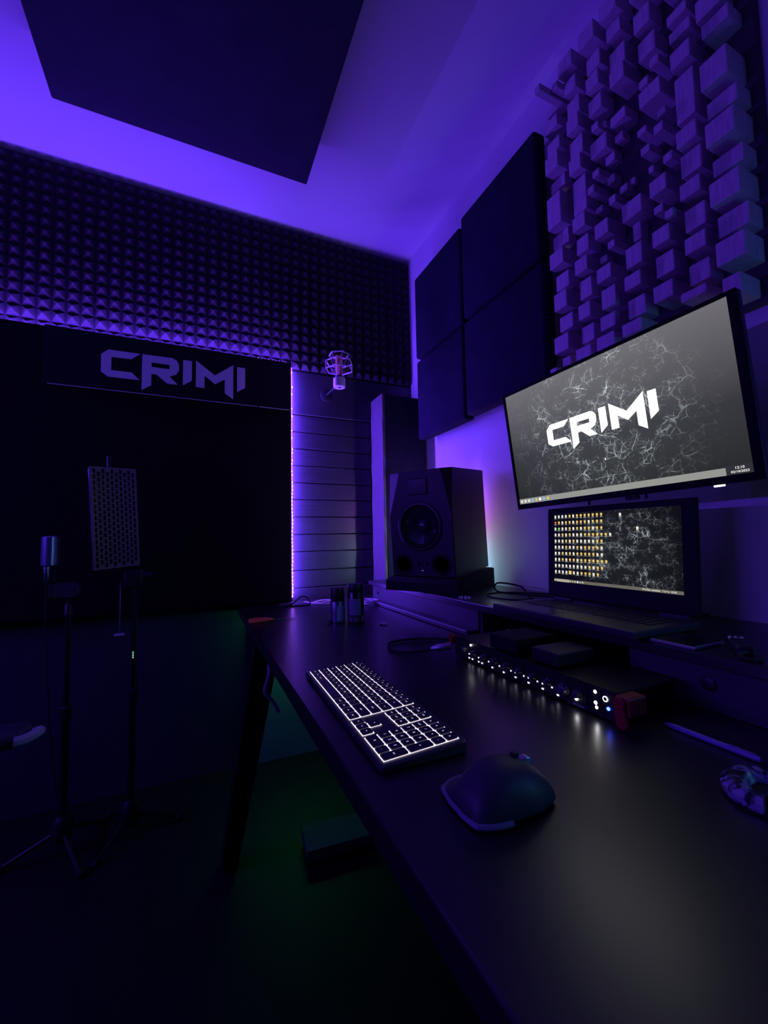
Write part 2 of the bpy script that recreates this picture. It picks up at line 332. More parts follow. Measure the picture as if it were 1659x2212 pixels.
for (y0, y1, z0, z1, x) in BL:
    e = .0015
    # blocks that share a column sit flush behind one another: centre-line mesh with its own small tilt-free box
    MB().box(x - XR, -.0215, y0 - .70 + e, y1 - .70 - e, z0 - 1.55 + e, z1 - 1.55 - e, .0018, 1).build('block', M_wood, df)

# ------------------------------------------------------------------ bass trap in the corner
bt = thing('bass_trap', 'tall dark fabric bass trap with a timber side in the room corner', 'acoustic panel', (.885, 1.93, DZ))
MB().box(.012, .255, .0, .16, .001, 1.06, .01, 2).build('fabric_front', M_fabric, bt, True)
pts = []
for k in range(25):
    z = .001 + 1.058 * k / 24
    pts.append((z, .004 * math.sin(k * 1.3) + random.uniform(-.002, .002)))
m = MB(); prev = None
for z, w in pts:
    row = [m.vt((-.002 + w * .3, .006 + w, z)), m.vt((-.004 + w * .4, .085, z)), m.vt((-.002 - w * .3, .158, z)), m.vt((.0119, .158, z)), m.vt((.0119, .004, z))]
    if prev:
        for j in range(5): m.b.faces.new((prev[j], prev[(j + 1) % 5], row[(j + 1) % 5], row[j]))
    else: m.b.faces.new(row[::-1])
    prev = row
m.b.faces.new(prev)
m.build('timber_side', M_trapw, bt)

# ------------------------------------------------------------------ desk and raised shelf
dk = thing('desk', 'long black desk with a satin top along the right wall', 'desk', (.183, .7, 0))
MB().box(0, XR - .187, -1.6, 1.39, DZ - .036, DZ, .003, 2).build('desk_top', M_desk, dk)
for sx, sy, ln in ((-.073, .80, 1), (.89, .80, 0), (-.073, -1.45, 1), (.89, -1.45, 0)):
    t0, t1 = ((.105, .19) if ln else (0, .05))      # front legs lean outwards to the floor
    MB().hull([(sx - .025, sy - .03, .012), (sx + .025, sy - .03, .012), (sx + .025, sy + .03, .012), (sx - .025, sy + .03, .012),
               (sx + t0 - .025, sy - .03, DZ - .0365), (sx + t1 - .025, sy - .03, DZ - .0365), (sx + t1 - .025, sy + .03, DZ - .0365), (sx + t0 - .025, sy + .03, DZ - .0365)]).build('leg', M_metal, dk)
    MB().lathe((sx, sy, 0), (0, 0, 1), [(0, .03), (.0115, .028)], 14).build('foot', M_rubber, dk)
sh = thing('desk_shelf', 'black raised shelf along the back of the desk under the laptop', 'shelf', (.77, .7, DZ))
MB().box(0, XR - .772, -1.5, 1.19, .08, .10, .002, 1).build('shelf_board', M_desk, sh)
MB().box(.025, .040, .36, 1.19, .001, .0798).build('riser_panel', M_riser, sh)
MB().box(-.018, .0245, .36, 1.19, .001, .016, .002, 1).build('cable_rail', M_riser, sh)
MB().box(-.0195, -.0165, .362, 1.188, .0135, .0172).build('rail_edge', mat('lit rail edge', (.5, .5, .55), .35, metal=.3), sh)  # light on the rail's top edge painted in as a pale strip
MB().box(.03, .36, .345, .3595, .001, .0798).build('upright', M_riser, sh)
MB().box(.03, .36, -.42, -.40, .001, .0798).build('upright', M_riser, sh)
MB().box(.025, .040, -1.5, -.13, .001, .0798).build('riser_panel', M_riser, sh)
for yy, zz, r in ((1.13, .045, .008), (1.105, .062, .003), (1.12, .03, .003)):
    MB().lathe((.0248, yy, zz), (-1, 0, 0), [(0, r), (.0008, r), (.0009, r * .7)], 14).build('screw_hole', M_gloss, sh)
MB().lathe((.0248, -.27, .045), (-1, 0, 0), [(0, .012), (.003, .012), (.004, .010)], 18).build('cable_cap', M_plas, sh, True)

# ------------------------------------------------------------------ monitor
def screen_mat(name, top, bot, web, cx, cy, sc, seedz, lo, aspect):
    m = bpy.data.materials.new(name); m.use_nodes = True; nt = m.node_tree; L = nt.links; N = nt.nodes
    b = N['Principled BSDF']; b.inputs['Base Color'].default_value = (.01, .01, .012, 1); b.inputs['Roughness'].default_value = .5; b.inputs['Specular IOR Level'].default_value = .06; b.inputs['Base Color'].default_value = (.001, .001, .001, 1)
    tc = N.new('ShaderNodeTexCoord'); sp = N.new('ShaderNodeSeparateXYZ'); L.new(tc.outputs['UV'], sp.inputs[0])
    def mth(op, a, b2=None, c=None):
        n = N.new('ShaderNodeMath'); n.operation = op
        for i, v in enumerate((a, b2, c)):
            if v is None: continue
            if isinstance(v, (int, float)): n.inputs[i].default_value = v
            else: L.new(v, n.inputs[i])
        return n.outputs[0]
    u, v = sp.outputs[0], sp.outputs[1]
    # picture space, centred on the logo
    px_ = mth('MULTIPLY', mth('SUBTRACT', u, cx), aspect); py_ = mth('SUBTRACT', v, cy)
    rad = mth('SQRT', mth('ADD', mth('MULTIPLY', px_, px_), mth('MULTIPLY', py_, py_)))
    # radial streaking: stretch cells away from the centre
    cb = N.new('ShaderNodeCombineXYZ'); L.new(px_, cb.inputs[0]); L.new(py_, cb.inputs[1]); cb.inputs[2].default_value = seedz
    nz = N.new('ShaderNodeTexNoise'); nz.inputs['Scale'].default_value = 5; nz.inputs['Detail'].default_value = 5; L.new(cb.outputs[0], nz.inputs['Vector'])
    mx = N.new('ShaderNodeVectorMath'); mx.operation = 'MULTIPLY_ADD'; L.new(nz.outputs['Color'], mx.inputs[0]); mx.inputs[1].default_value = (.12, .12, .12); L.new(cb.outputs[0], mx.inputs[2])
    tot = None
    for k, (s2, wd, am) in enumerate(((sc, .024, 1.0), (sc * 2.2, .040, .7), (sc * 4.2, .06, .28))):
        vo = N.new('ShaderNodeTexVoronoi'); vo.feature = 'DISTANCE_TO_EDGE'; vo.inputs['Scale'].default_value = s2; L.new(mx.outputs[0], vo.inputs['Vector'])
        mr = N.new('ShaderNodeMapRange'); mr.interpolation_type = 'SMOOTHSTEP'; L.new(vo.outputs['Distance'], mr.inputs['Value'])
        mr.inputs['From Min'].default_value = 0; mr.inputs['From Max'].default_value = wd; mr.inputs['To Min'].default_value = am; mr.inputs['To Max'].default_value = 0
        tot = mr.outputs[0] if tot is None else mth('ADD', tot, mr.outputs[0])
    br = N.new('ShaderNodeTexNoise'); br.inputs['Scale'].default_value = 7; br.inputs['Detail'].default_value = 8; br.inputs['Roughness'].default_value = .7; L.new(cb.outputs[0], br.inputs['Vector'])
    bk = N.new('ShaderNodeMapRange'); L.new(br.outputs['Fac'], bk.inputs['Value']); bk.inputs['From Min'].default_value = .46; bk.inputs['From Max'].default_value = .70
    fall = N.new('ShaderNodeMapRange'); fall.interpolation_type = 'SMOOTHSTEP'; L.new(rad, fall.inputs['Value'])
    fall.inputs['From Min'].default_value = .12; fall.inputs['From Max'].default_value = .92; fall.inputs['To Min'].default_value = 1.0; fall.inputs['To Max'].default_value = 0.0
    webv = mth('MULTIPLY', mth('MULTIPLY', mth('MULTIPLY', tot, bk.outputs[0]), fall.outputs[0]), web)
    # soft smoke
    smk = mth('MULTIPLY', mth('MULTIPLY', br.outputs['Fac'], fall.outputs[0]), web * .035)
    rp = N.new('ShaderNodeValToRGB'); L.new(v, rp.inputs[0])
    rp.color_ramp.elements[0].color = (*bot, 1); rp.color_ramp.elements[1].color = (*top, 1)
    e = rp.color_ramp.elements.new(.42); e.color = (*lo, 1)
    mixc = N.new('ShaderNodeMix'); mixc.data_type = 'RGBA'; mixc.blend_type = 'ADD'; mixc.inputs[0].default_value = 1.0
    L.new(rp.outputs[0], mixc.inputs[6])
    hue = N.new('ShaderNodeMix'); hue.data_type = 'RGBA'; hue.blend_type = 'MULTIPLY'; hue.inputs[0].default_value = 1.0
    cc = N.new('ShaderNodeCombineColor')
    add = mth('ADD', webv, smk)
    L.new(mth('MULTIPLY', add, .86), cc.inputs[0]); L.new(mth('MULTIPLY', add, .97), cc.inputs[1]); L.new(add, cc.inputs[2])
    L.new(cc.outputs[0], mixc.inputs[7])
    L.new(mixc.outputs[2], b.inputs['Emission Color']); b.inputs['Emission Strength'].default_value = 1.0
    return m
def screen_plane(name, m, w, h, parent, z=0.0, dark=None):
    me = bpy.data.meshes.new(name); me.from_pydata([(-w / 2, -h / 2, z), (w / 2, -h / 2, z), (w / 2, h / 2, z), (-w / 2, h / 2, z)], [], [(0, 1, 2, 3)])
    uv = me.uv_layers.new(name='UVMap')
    for i, c in enumerate(((0, 0), (1, 0), (1, 1), (0, 1))): uv.data[i].uv = c
    me.materials.append(m)
    return obj(name, me, parent)
def pose(o, P, u, v):
    u = Vector(u).normalized(); v = Vector(v); v = (v - u * v.dot(u)).normalized(); n = u.cross(v)
    o.matrix_world = Matrix(((u.x, v.x, n.x, P[0]), (u.y, v.y, n.y, P[1]), (u.z, v.z, n.z, P[2]), (0, 0, 0, 1)))
M_glyph = emis('screen white', (1, 1, .98), 3.2, False)
M_task = emis('taskbar grey', (.30, .305, .29), 1.0, False)
M_txtw = emis('screen text white', (1, .98, .92), 1.3, False)
M_iw = emis('icon white', (1, .97, .88), .85, False)
M_iy = emis('icon yellow', (1, .70, .18), .80, False)
M_ib = emis('icon blue', (.25, .6, 1), .9, False)
M_ir = emis('icon red', (1, .16, .10), .8, False)
M_ig = emis('icon green', (.3, .95, .2), .8, False)
M_it = emis('icon caption', (.9, .86, .72), .55, False)

mn = thing('monitor', 'wide black monitor with the CRIMI wallpaper mounted above the laptop', 'monitor', (.924, .71, 1.322))
pose(mn, (.924, .71, 1.322), (.054, -.998, .023), (-.116, .017, .993))
MW, MH = .614, .365
MB().box(-MW / 2, MW / 2, -MH / 2, MH / 2, -.022, -.004, .003, 2).build('back_shell', M_plas, mn)
for x0, x1, y0, y1 in ((-MW / 2, -MW / 2 + .008, -MH / 2, MH / 2), (MW / 2 - .016, MW / 2, -MH / 2, MH / 2), (-MW / 2 + .0081, MW / 2 - .0161, MH / 2 - .008, MH / 2), (-MW / 2 + .0081, MW / 2 - .0161, -MH / 2, -MH / 2 + .016)):
    MB().box(x0, x1, y0, y1, -.0039, .001, .0008, 1).build('bezel', mat('matt bezel', (.003, .003, .004), .6, spec=.1), mn)
sw, shh = MW - .0242, MH - .0242
scx, scy = -.004, .004
scr = screen_plane('screen', screen_mat('monitor picture', (.155, .150, .165), (.022, .023, .023), 1.0, .47, .50, 6.5, 1.7, (.040, .041, .046), sw / shh), sw, shh, mn, 0)
scr.location = (scx, scy, -.0035)
def s_mon(u, v, d=0): return (u * sw - sw / 2, v * shh - shh / 2, .0006 + d)
# logo on the screen
for ch, polys in LET.items():
    k = .40 / .57     # sign width -> screen fraction
    me = shape2d('logo_letter', polys, M_glyph, 0, lambda u, v, d: ((u + .0775) * .530 - .006, (v - 1.79) * .530 + .003, .0007))
    obj('logo_letter', me, scr)
MB().box(-sw / 2, sw / 2, -shh / 2, -shh / 2 + .0155, .0003, .0005).build('taskbar', M_task, scr)
for i, mm in enumerate((M_iw, M_iw, M_iw, M_ib, M_iy, M_txtw, M_ib, M_iy)):
    x = -sw / 2 + .009 + i * .0142
    MB().lathe((x, -shh / 2 + .0078, .0006), (0, 0, 1), [(0, .0043), (.0002, .0043)], 10).build('taskbar_icon', mm, scr)
MB().box(sw / 2 - .045, sw / 2, -shh / 2, -shh / 2 + .018, .0003, .00055).build('clock_backing', emis('clock dark', (.03, .03, .04), 1, False), scr)
obj('clock_text', text_mesh('12:10', .0072, M_txtw, lambda x, y, z: (x + sw / 2 - .022, y - shh / 2 + .0128, .0007)), scr)
obj('clock_text', text_mesh('02/10/2023', .0066, M_txtw, lambda x, y, z: (x + sw / 2 - .022, y - shh / 2 + .0052, .0007)), scr)
MB().prism([(.004, -.083), (.004, -.090), (.0075, -.0875)], lambda u, v, d: (u, v, d), .0006, .0008).build('mouse_pointer', M_txtw, scr)
MB().box(MW / 2 - .085, MW / 2 - .066, -MH / 2 - .004, -MH / 2 - .0002, -.006, -.001, .001, 1).build('power_led', emis('power led', (.95, .95, 1), 3.0, False), mn)
# mount: head plate, column, two cable drops
MB().box(-.05, .05, -.05, .05, -.034, -.0221, .002, 1).build('mount_plate', M_metal, mn)
MB().box(-.018, .018, -.03, .03, -.20, -.0341, .004, 1).build('mount_arm', M_metal, mn)
for xx in (-.072, .078):
    MB().cyl((xx, -MH / 2 + .02, -.018), (xx, -MH / 2 - .011, -.018), .003, n=8).build('cable', M_rubber, mn)
MB().box(.03, .062, -MH / 2 - .010, -MH / 2 - .0005, -.022, -.010, .002, 1).build('port_block', M_plas, mn)

# ------------------------------------------------------------------ laptop
lp = thing('laptop', 'open black laptop full of desktop icons on the raised shelf', 'laptop', (.85, .722, .8505))
MB().box(-.108, .098, -.202, .202, .003, .0185, .003, 2).build('base', mat('laptop deck', (.03, .03, .035), .38, var=.1), lp)
MB().box(-.10, -.035, .01, .10, .0186, .0190, .0002, 1).build('touchpad', mat('touchpad', (.03, .03, .036), .3), lp)
kmesh = MB().box(-.0066, .0066, -.0072, .0072, 0, .0014, .0006, 1).mesh('key', M_plas)
for r_ in range(6):
    for c_ in range(19): obj('key', kmesh, lp, (-.018 + r_ * .0158, .17 - c_ * .0189, .0186))
MB().box(-.102, -.1005, -.10, -.075, .0186, .0192).build('badge', mat('silver badge', (.6, .55, .7), .3, metal=.8), lp)
for i in range(5): MB().box(-.030, -.027, -.022 - i * .006, -.019 - i * .006, .0186, .0189).build('sticker_mark', M_pale, lp)
for sx in (-.15, .15): MB().cyl((.100, sx - .03, .020), (.100, sx + .03, .020), .006, n=12).build('hinge', M_plas, lp)
for sx in (-.09, .09):
    for sy in (-.17, .17): MB().lathe((sx, sy, 0), (0, 0, 1), [(0, .008), (.0028, .008)], 10).build('foot', M_rubber, lp)
lid = bpy.data.objects.new('lid', MB().box(-.200, .200, -.1305, .1225, -.008, -.0004, .004, 2).mesh('lid', M_plas2)); COL.objects.link(lid); lid.parent = lp
LP = Vector((.9545, .721, 1.0055))
u = Vector((.026, -1, -.007)).normalized(); v = Vector((.042, -.006, .999)); v = (v - u * v.dot(u)).normalized(); nn = u.cross(v)
lid.matrix_local = Matrix.Translation(-Vector(lp.location)) @ Matrix(((u.x, v.x, nn.x, LP.x), (u.y, v.y, nn.y, LP.y), (u.z, v.z, nn.z, LP.z), (0, 0, 0, 1)))
lw, lh = .345, .194
ls_ = screen_plane('screen', screen_mat('laptop picture', (.004, .004, .005), (.003, .003, .004), 0.75, .60, .45, 7.5, 4.2, (.004, .004, .005), lw / lh), lw, lh, lid)
ls_.location = (-.004, .010, .0002)
ls_['label'] = 'laptop screen crowded with yellow and white icons'
mW, mY, mT, mR, mG, mBk = MB(), MB(), MB(), MB(), MB(), MB()
rows = ['wwwwywyyyyyyy', 'rywyywyyywyyy', 'wgwwywywyywyy', 'wwywywwwyyyyyyw', 'wwwywywwwwwyy', 'wwwywwywyyyyw', 'wwywywyyyyyww', 'wwywyywyyyyyyy', 'wwwwwwwwwywyy', 'wwwwYwwyyywy']
def icon(x, y, c):
    t = {'w': mW, 'y': mY, 'r': mR, 'g': mG, 'Y': mY}[c]
    if c in 'rg': t.lathe((x, y, .0006), (0, 0, 1), [(0, .0034), (.0002, .0034)], 10)
    elif c == 'y': t.prism([(-.0022, .0036), (.0022, .0036), (.0030, .002), (.0030, -.001), (.0016, -.0036), (-.0010, -.0036), (-.0030, -.001), (-.0030, .002)], lambda a, b, d: (x + a, y + b, d), .0006, .0008)
    elif c == 'Y': t.box(x - .0045, x + .0045, y - .0045, y + .0045, .0006, .0008)
    else: t.prism([(-.0028, .0036), (.0014, .0036), (.0028, .0022), (.0028, -.0036), (-.0028, -.0036)], lambda a, b, d: (x + a, y + b, d), .0006, .0008)
    w = random.uniform(.0032, .0048)
    mT.box(x - w, x + w, y - .0056, y - .0047, .0006, .0007)
    if random.random() < .45: mT.box(x - w * .8, x + w * .7, y - .0069, y - .0061, .0006, .0007)
for r_, row in enumerate(rows):
    for c_, ch in enumerate(row): icon(-lw / 2 + .0065 + c_ * .0122, lh / 2 - .009 - r_ * .0174, ch)
icon(.032, lh / 2 - .012, 'w'); icon(.075, lh / 2 - .047, 'w')
for mb_, mm, nm in ((mW, M_iw, 'document_icons'), (mY, M_iy, 'folder_icons'), (mT, M_it, 'icon_captions'), (mR, M_ir, 'red_icon'), (mG, M_ig, 'green_icon')):
    o = mb_.build(nm, mm, ls_)
    if nm[-1] == 's': o['kind'] = 'stuff'
MB().box(-lw / 2, lw / 2, -lh / 2, -lh / 2 + .0078, .0003, .0005).build('taskbar', emis('taskbar warm grey', (.135, .13, .11), 1, False), ls_)
MB().box(-lw / 2 + .008, -lw / 2 + .052, -lh / 2, -lh / 2 + .0078, .0005, .0006).build('search_box', emis('search box', (.42, .40, .33), 1, False), ls_)
for i, mm in enumerate((M_iw, M_iy, M_ib, M_iy, M_txtw, M_ib, M_iy)):
    x = -lw / 2 + (.004 if i == 0 else .048 + i * .0078)
    MB().lathe((x, -lh / 2 + .0039, .0006), (0, 0, 1), [(0, .0024), (.0002, .0024)], 8).build('taskbar_icon', mm, ls_)
obj('taskbar_text', text_mesh('9°C Parz. nuvoloso   ^ o = x  12:10', .0052, M_txtw, lambda x, y, z: (x + lw / 2 - .052, y - lh / 2 + .0039, .0007)), ls_)
MB().lathe((0, .116, -.0002), (0, 0, 1), [(0, .0018), (.0003, .0018)], 10).build('webcam', M_gloss, lid)

# ------------------------------------------------------------------ loudspeaker on its pad
sp = thing('loudspeaker', 'black studio loudspeaker with a round woofer on the shelf', 'loudspeaker', (.7825, 1.3725, .905))
pose(sp, (.7825, 1.3725, .905), (.50, -.865, -.0), (-.045, -.08, .996))
sp_u = Vector((.50, -.865, 0))
SW, SH, SD = .272, .40, .31
MB().hull([(-SW / 2, 0, -SD), (SW / 2, 0, -SD), (SW / 2, SH, -SD), (-SW / 2, SH, -SD),
           (-SW / 2, 0, -.004), (SW / 2, 0, -.004), (-SW / 2, .235, -.004), (SW / 2, .235, -.004), (-SW / 2 + .055, SH, -.004), (SW / 2 - .035, SH, -.004),
           (-SW / 2, SH, -.022), (SW / 2, SH, -.022), (-SW / 2 + .003, .003, 0), (SW / 2 - .003, .003, 0), (-SW / 2 + .003, .233, 0), (SW / 2 - .003, .233, 0), (-SW / 2 + .057, SH - .003, 0), (SW / 2 - .037, SH - .003, 0)]).build('cabinet', mat('speaker cabinet vinyl', (.009, .009, .012), .5, var=.12, vscale=60, bump=.08, bscale=700), sp)
WC = (0, .19, 0)
cab = [c for c in sp.children if c.name.startswith('cabinet')][0]
cut = MB().lathe((0, .19, -.06), (0, 0, 1), [(0, .080), (.09, .080)], 48)
for sx in (-.082, .082): cut.lathe((sx, .045, -.07), (0, 0, 1), [(0, .030), (.1, .030)], 32)
cu_ = cut.build('cutter', M_plas, sp)
bo = cab.modifiers.new('cut', 'BOOLEAN'); bo.operation = 'DIFFERENCE'; bo.object = cu_; bo.solver = 'EXACT'
dg = bpy.context.evaluated_depsgraph_get(); dg.update()
nm = bpy.data.meshes.new_from_object(cab.evaluated_get(dg)); cab.modifiers.clear(); cab.data = nm
bpy.data.objects.remove(cu_)
MB().lathe((WC[0], WC[1], .0003), (0, 0, 1), [(0, .0795), (.0, .094), (.004, .094), (.006, .090), (.006, .082), (.0005, .0795)], 48, (False, False)).build('woofer_ring', M_plas, sp, True)
MB().lathe((WC[0], WC[1], 0), (0, 0, 1), [(-.004, .0798), (.003, .075), (.003, .071), (-.004, .0665)], 48, (False, False)).build('surround', M_rubber, sp, True)
MB().lathe((WC[0], WC[1], 0), (0, 0, 1), [(-.004, .0665), (-.014, .050), (-.028, .030), (-.030, .027)], 48, (False, True)).build('cone', mat('glossy cone', (.05, .05, .065), .16, metal=.4), sp, True)
MB().lathe((WC[0], WC[1], -.0265), (0, 0, 1), [(0, .029), (.008, .026), (.013, .018), (.0155, .008), (.016, .0005)], 36, (True, True)).build('dust_cap', mat('satin dust cap', (.03, .03, .04), .3), sp, True)
for sx in (-.082, .082):
    MB().lathe((sx, .045, 0), (0, 0, 1), [(-.068, .0295), (-.004, .0295), (.003, .034), (.003, .038), (.0003, .038)], 32, (True, False)).build('bass_port', M_gloss, sp, True)
MB().box(-.042, .042, .31, .37, .0002, .005, .003, 2).build('tweeter', M_plas, sp)
for i in range(9): MB().box(-.036 + i * .0085, -.033 + i * .0085, .316, .364, .0051, .0062).build('tweeter_fold', M_steel if False else M_gloss, sp)
for sx in (-.018, .018): MB().lathe((sx, .05, .0003), (0, 0, 1), [(0, .007), (.009, .006)], 14).build('knob', M_plas, sp, True)
MB().box(-.004, .004, .022, .025, .0002, .001).build('power_led', emis('speaker led', (.25, .25, .9), .35, False), sp)
pd = thing('speaker_pad', 'thick black foam isolation pad under the loudspeaker', 'speaker pad', (.7825, 1.3725, .851))
pd.rotation_euler = (0, 0, math.atan2(-.865, .50))
m = MB()
prof = [(-.155, .0), (.162, .0), (.160, .050), (-.160, .050)]
A = []
for dx, s_ in ((0, -1), (0, 1)):
    pass
m.hull([(-.158, -.020, .0), (.158, -.020, .0), (.158, .315, .0), (-.158, .315, .0), (-.150, -.030, .035), (.150, -.030, .035), (-.148, -.018, .0495), (.148, -.018, .0495), (.158, .312, .070), (-.158, .312, .070), (-.150, .312, .073), (.150, .312, .073)])
m.build('foam_body', M_foam, pd)
MB().hull([(x, y, z + (y + .018) * .0714) for x in (-.14, .14) for y in (0, .30) for z in (.0497, .0515)]).build('grip_sheet', M_rubber, pd)

# ------------------------------------------------------------------ small things on the shelf
m = MB(); tr = bez([(1.13, .60, .853), (1.05, .98, .854), (1.00, 1.08, .856), (.955, 1.16, .862), (.99, 1.20, .885), (1.04, 1.14, .875), (.98, 1.04, .858), (.95, .99, .855), (.90, 1.02, .854), (.88, 1.10, .854), (.93, 1.17, .854), (1.02, 1.15, .854), (1.09, 1.05, .854), (1.06, .93, .860)], 8)
o = m.tube(tr, .003, 8).build('power_cable', M_rubber, None, True); tag(o, 'thin black cable looped on the shelf behind the laptop', 'cable')
m = MB()
for k in range(9):
    a = k / 9 * 2 * PI; m.ball((.0085 * math.cos(a) * 1.8, .018 * math.sin(a), .004), .004, 8)
o = m.build('bead_bracelet', mat('pale beads', (.55, .5, .62), .35, var=.2), None, True); o.location = (.80, 1.135, .8502)
tag(o, 'small ring of pale beads on the shelf near the loudspeaker', 'bracelet')
ja = thing('cable_adapter', 'black adapter with three pale plug tips on the shelf edge', 'adapter', (.845, .405, .8502), R(35))
MB().box(-.045, .02, -.012, .012, 0, .017, .004, 2).build('body', M_plas, ja)
m = MB().tube(bez([(-.045, 0, .008), (-.06, .012, .006), (-.075, .006, .004), (-.07, -.012, .004), (-.05, -.015, .004)], 6), .003, 8).build('lead', M_rubber, ja, True)
for i in range(3): MB().lathe((.0202, -.008 + i * .008, .011), (1, 0, .25), [(0, .0028), (.010, .0028), (.012, .0034), (.017, .0018)], 10).build('plug_tip', mat('plug tip', (.55, .65, .6), .3, metal=.6), ja, True)
tb = thing('slab', 'thin dark tablet lying at the shelf front beside the laptop', 'slab', (.819, .476, .8503))
MB().box(-.046, .046, -.038, .038, 0, .0065, .002, 2).build('case', mat('tablet rim', (.35, .33, .38), .35, metal=.6), tb)  # thin slab with a rim paler than its top face
MB().box(-.044, .044, -.036, .036, .0066, .0072).build('glass', M_gloss, tb)

# ------------------------------------------------------------------ audio interface
IX = .607
ai = thing('audio_interface', 'black rack audio interface with rows of knobs and white lights', 'audio interface', (IX, .686, DZ))
MB().box(.002, .15, -.222, .222, .004, .048, .002, 1).build('chassis', M_metal, ai)
MB().box(0, .0018, -.222, .222, .003, .050, .0006, 1).build('front_panel', mat('interface face', (.008, .008, .011), .4, var=.1), ai)
MB().box(-.0004, .004, -.222, .222, .0501, .0512).build('top_lip', M_metal, ai)
for sx in (.02, .13):
    for sy in (-.2, .2): MB().lathe((sx, sy, 0), (0, 0, 1), [(0, .008), (.0039, .008)], 10).build('foot', M_rubber, ai)
M_knob = mat('knob plastic', (.06, .06, .075), .3)
for i, (y, z) in enumerate([(.86, .7775), (.8228, .777), (.7856, .777), (.7484, .777), (.7109, .777), (.6732, .777), (.6359, .777), (.5987, .777), (.5632, .7755), (.5318, .777)]):
    r = .0105 if i == 8 else (.0068 if i == 9 else .0062)
    k = MB().lathe((0, 0, 0), (-1, 0, 0), [(0, r * 1.05), (.004, r * 1.05), (.005, r * .9), (.011, r * .85), (.012, r * .7)], 20).build('knob', M_knob, ai, True, (-.0005, y - .686, z - DZ))
    MB().box(-.0126, -.0122, -.0004, .0004, .001, r * .8).build('pointer', M_pale, k)
M_il = emis('interface led white', (.85, .82, 1.0), 2.0, False); M_ilb = emis('interface led bright', (1, .97, 1), 14.0)
M_ilu = emis('interface led blue', (.03, .06, 1), 14.0)
for (y, z) in [(.8485, .769), (.836, .769), (.8488, .7595), (.836, .7595), (.812, .769), (.7993, .769), (.8122, .7595), (.7995, .7595), (.7756, .769), (.7628, .769), (.763, .7595), (.7391, .769), (.7258, .769), (.7256, .7595), (.7027, .769), (.6892, .769), (.6893, .7595), (.6652, .769), (.6525, .769), (.6525, .7595), (.6286, .769), (.6156, .769), (.6155, .7595), (.5924, .769), (.579, .769), (.579, .7595)]:
    wd = .0022 if z < .765 else .0013
    MB().box(-.001, -.0002, -wd, wd, -.0013, .0013).build('indicator', M_il, ai, False, (-.0002, y - .686, z - DZ))
for (y, z, r, mm) in ((.8412, .7909, .0022, M_ilb), (.5382, .7669, .0030, M_ilb), (.4991, .7911, .0028, M_ilb), (.499, .7735, .0030, M_ilb), (.4976, .7665, .0026, M_ilb), (.4763, .7714, .0028, M_ilu)):
    MB().lathe((0, 0, 0), (-1, 0, 0), [(0, r), (.0012, r), (.002, r * .5)], 12).build('button_light', mm, ai, True, (-.0004, y - .686, z - DZ))
MB().lathe((0, 0, 0), (-1, 0, 0), [(0, .0046), (.001, .0046), (.001, .0031), (0, .0031)], 20, (False, False)).build('ring_light', emis('ring led', (.95, .95, 1), 2.5, False), ai, False, (-.0004, .481 - .686, .7853 - DZ))
MB().box(-.0009, -.0001, -.019, .019, -.018, .018).build('display', mat('dark display', (.012, .012, .018), .12), ai, False, (-.0003, .500 - .686, .0265))
obj('brand_text', text_mesh('ARTURIA', .0062, mat('panel print', (.5, .5, .6), .4), lambda x, y, z: (-.0006, -x - .151, y + .0065)), ai)
for (y, s_) in ((.2275, -1), (-.2275, 1)):
    m = MB().prism([(0, .003), (.012, .003), (.016, .02), (.016, .052), (.008, .056), (0, .050)], lambda a, b, d: (d, y + s_ * -1 * (a - .008) * 1.0, b), -.012, .003)
# red end caps standing off the rack ears
re = MB()
def capshape(fn, d0, d1): return [(-.008, .006), (-.004, .001), (.004, .0), (.010, .006), (.008, .016), (.006, .026), (.006, .040), (.0, .046), (-.009, .044), (-.011, .036), (-.010, .020)]
c1 = MB().prism(capshape(0, 0, 0), lambda a, b, d: (d, -.238 + -a, b + .003), -.012, -.005, .001)
c1.box(-.005, .035, -.250, -.226, .020, .050, .003, 2)
o = c1.build('red_bracket', M_red, ai); o['label'] = 'red plastic rack bracket'
o = MB().prism([(-.006, .03), (.006, .03), (.008, .044), (.004, .053), (-.005, .053), (-.008, .046)], lambda a, b, d: (d, .2345 + a, b), -.006, .004, .001).build('red_bracket', M_red, ai); o['label'] = 'red plastic rack bracket'
# XLR lead plugged at the far end
xl = thing('microphone_cable', 'black cable with a silver plug curling on the desk by the interface', 'cable', (.56, .93, DZ))
m = MB().lathe((.035, -.02, .026), (-.80, .58, -.18), [(0, .0095), (.012, .0095), (.013, .0085), (.034, .0085), (.040, .006), (.052, .0045)], 18); m.build('plug', M_steel, xl, True)
m = MB().tube(bez([(-.006, .0107, .0166), (-.03, .03, .008), (-.065, .055, .0045), (-.08, .10, .0045), (-.05, .16, .0045), (.02, .17, .0045), (.10, .13, .0045), (.16, .08, .0045), (.20, .04, .0045)], 8), .0036, 8); m.build('cable', M_rubber, xl, True)
# boxes lying on the interface
o = MB().box(-.055, .055, -.044, .044, 0, .032, .003, 2).build('black_box', M_plas2); o.location = (.668, .735, DZ + .0516); tag(o, 'small black box on the audio interface below the laptop', 'box')
o = MB().box(-.05, .05, -.034, .034, 0, .026, .003, 2).build('black_box', M_plas); o.location = (.672, .625, DZ + .0516); tag(o, 'darker black box on the audio interface nearer the viewer', 'box')
m = MB().tube(bez([(.80, .985, .7535), (.775, .965, .757), (.785, .95, .775), (.80, .93, .79), (.83, .95, .775)], 6), .0022, 6)
o = m.build('white_lead', M_white, None, True); tag(o, 'thin pale lead bent under the shelf behind the interface', 'cable')

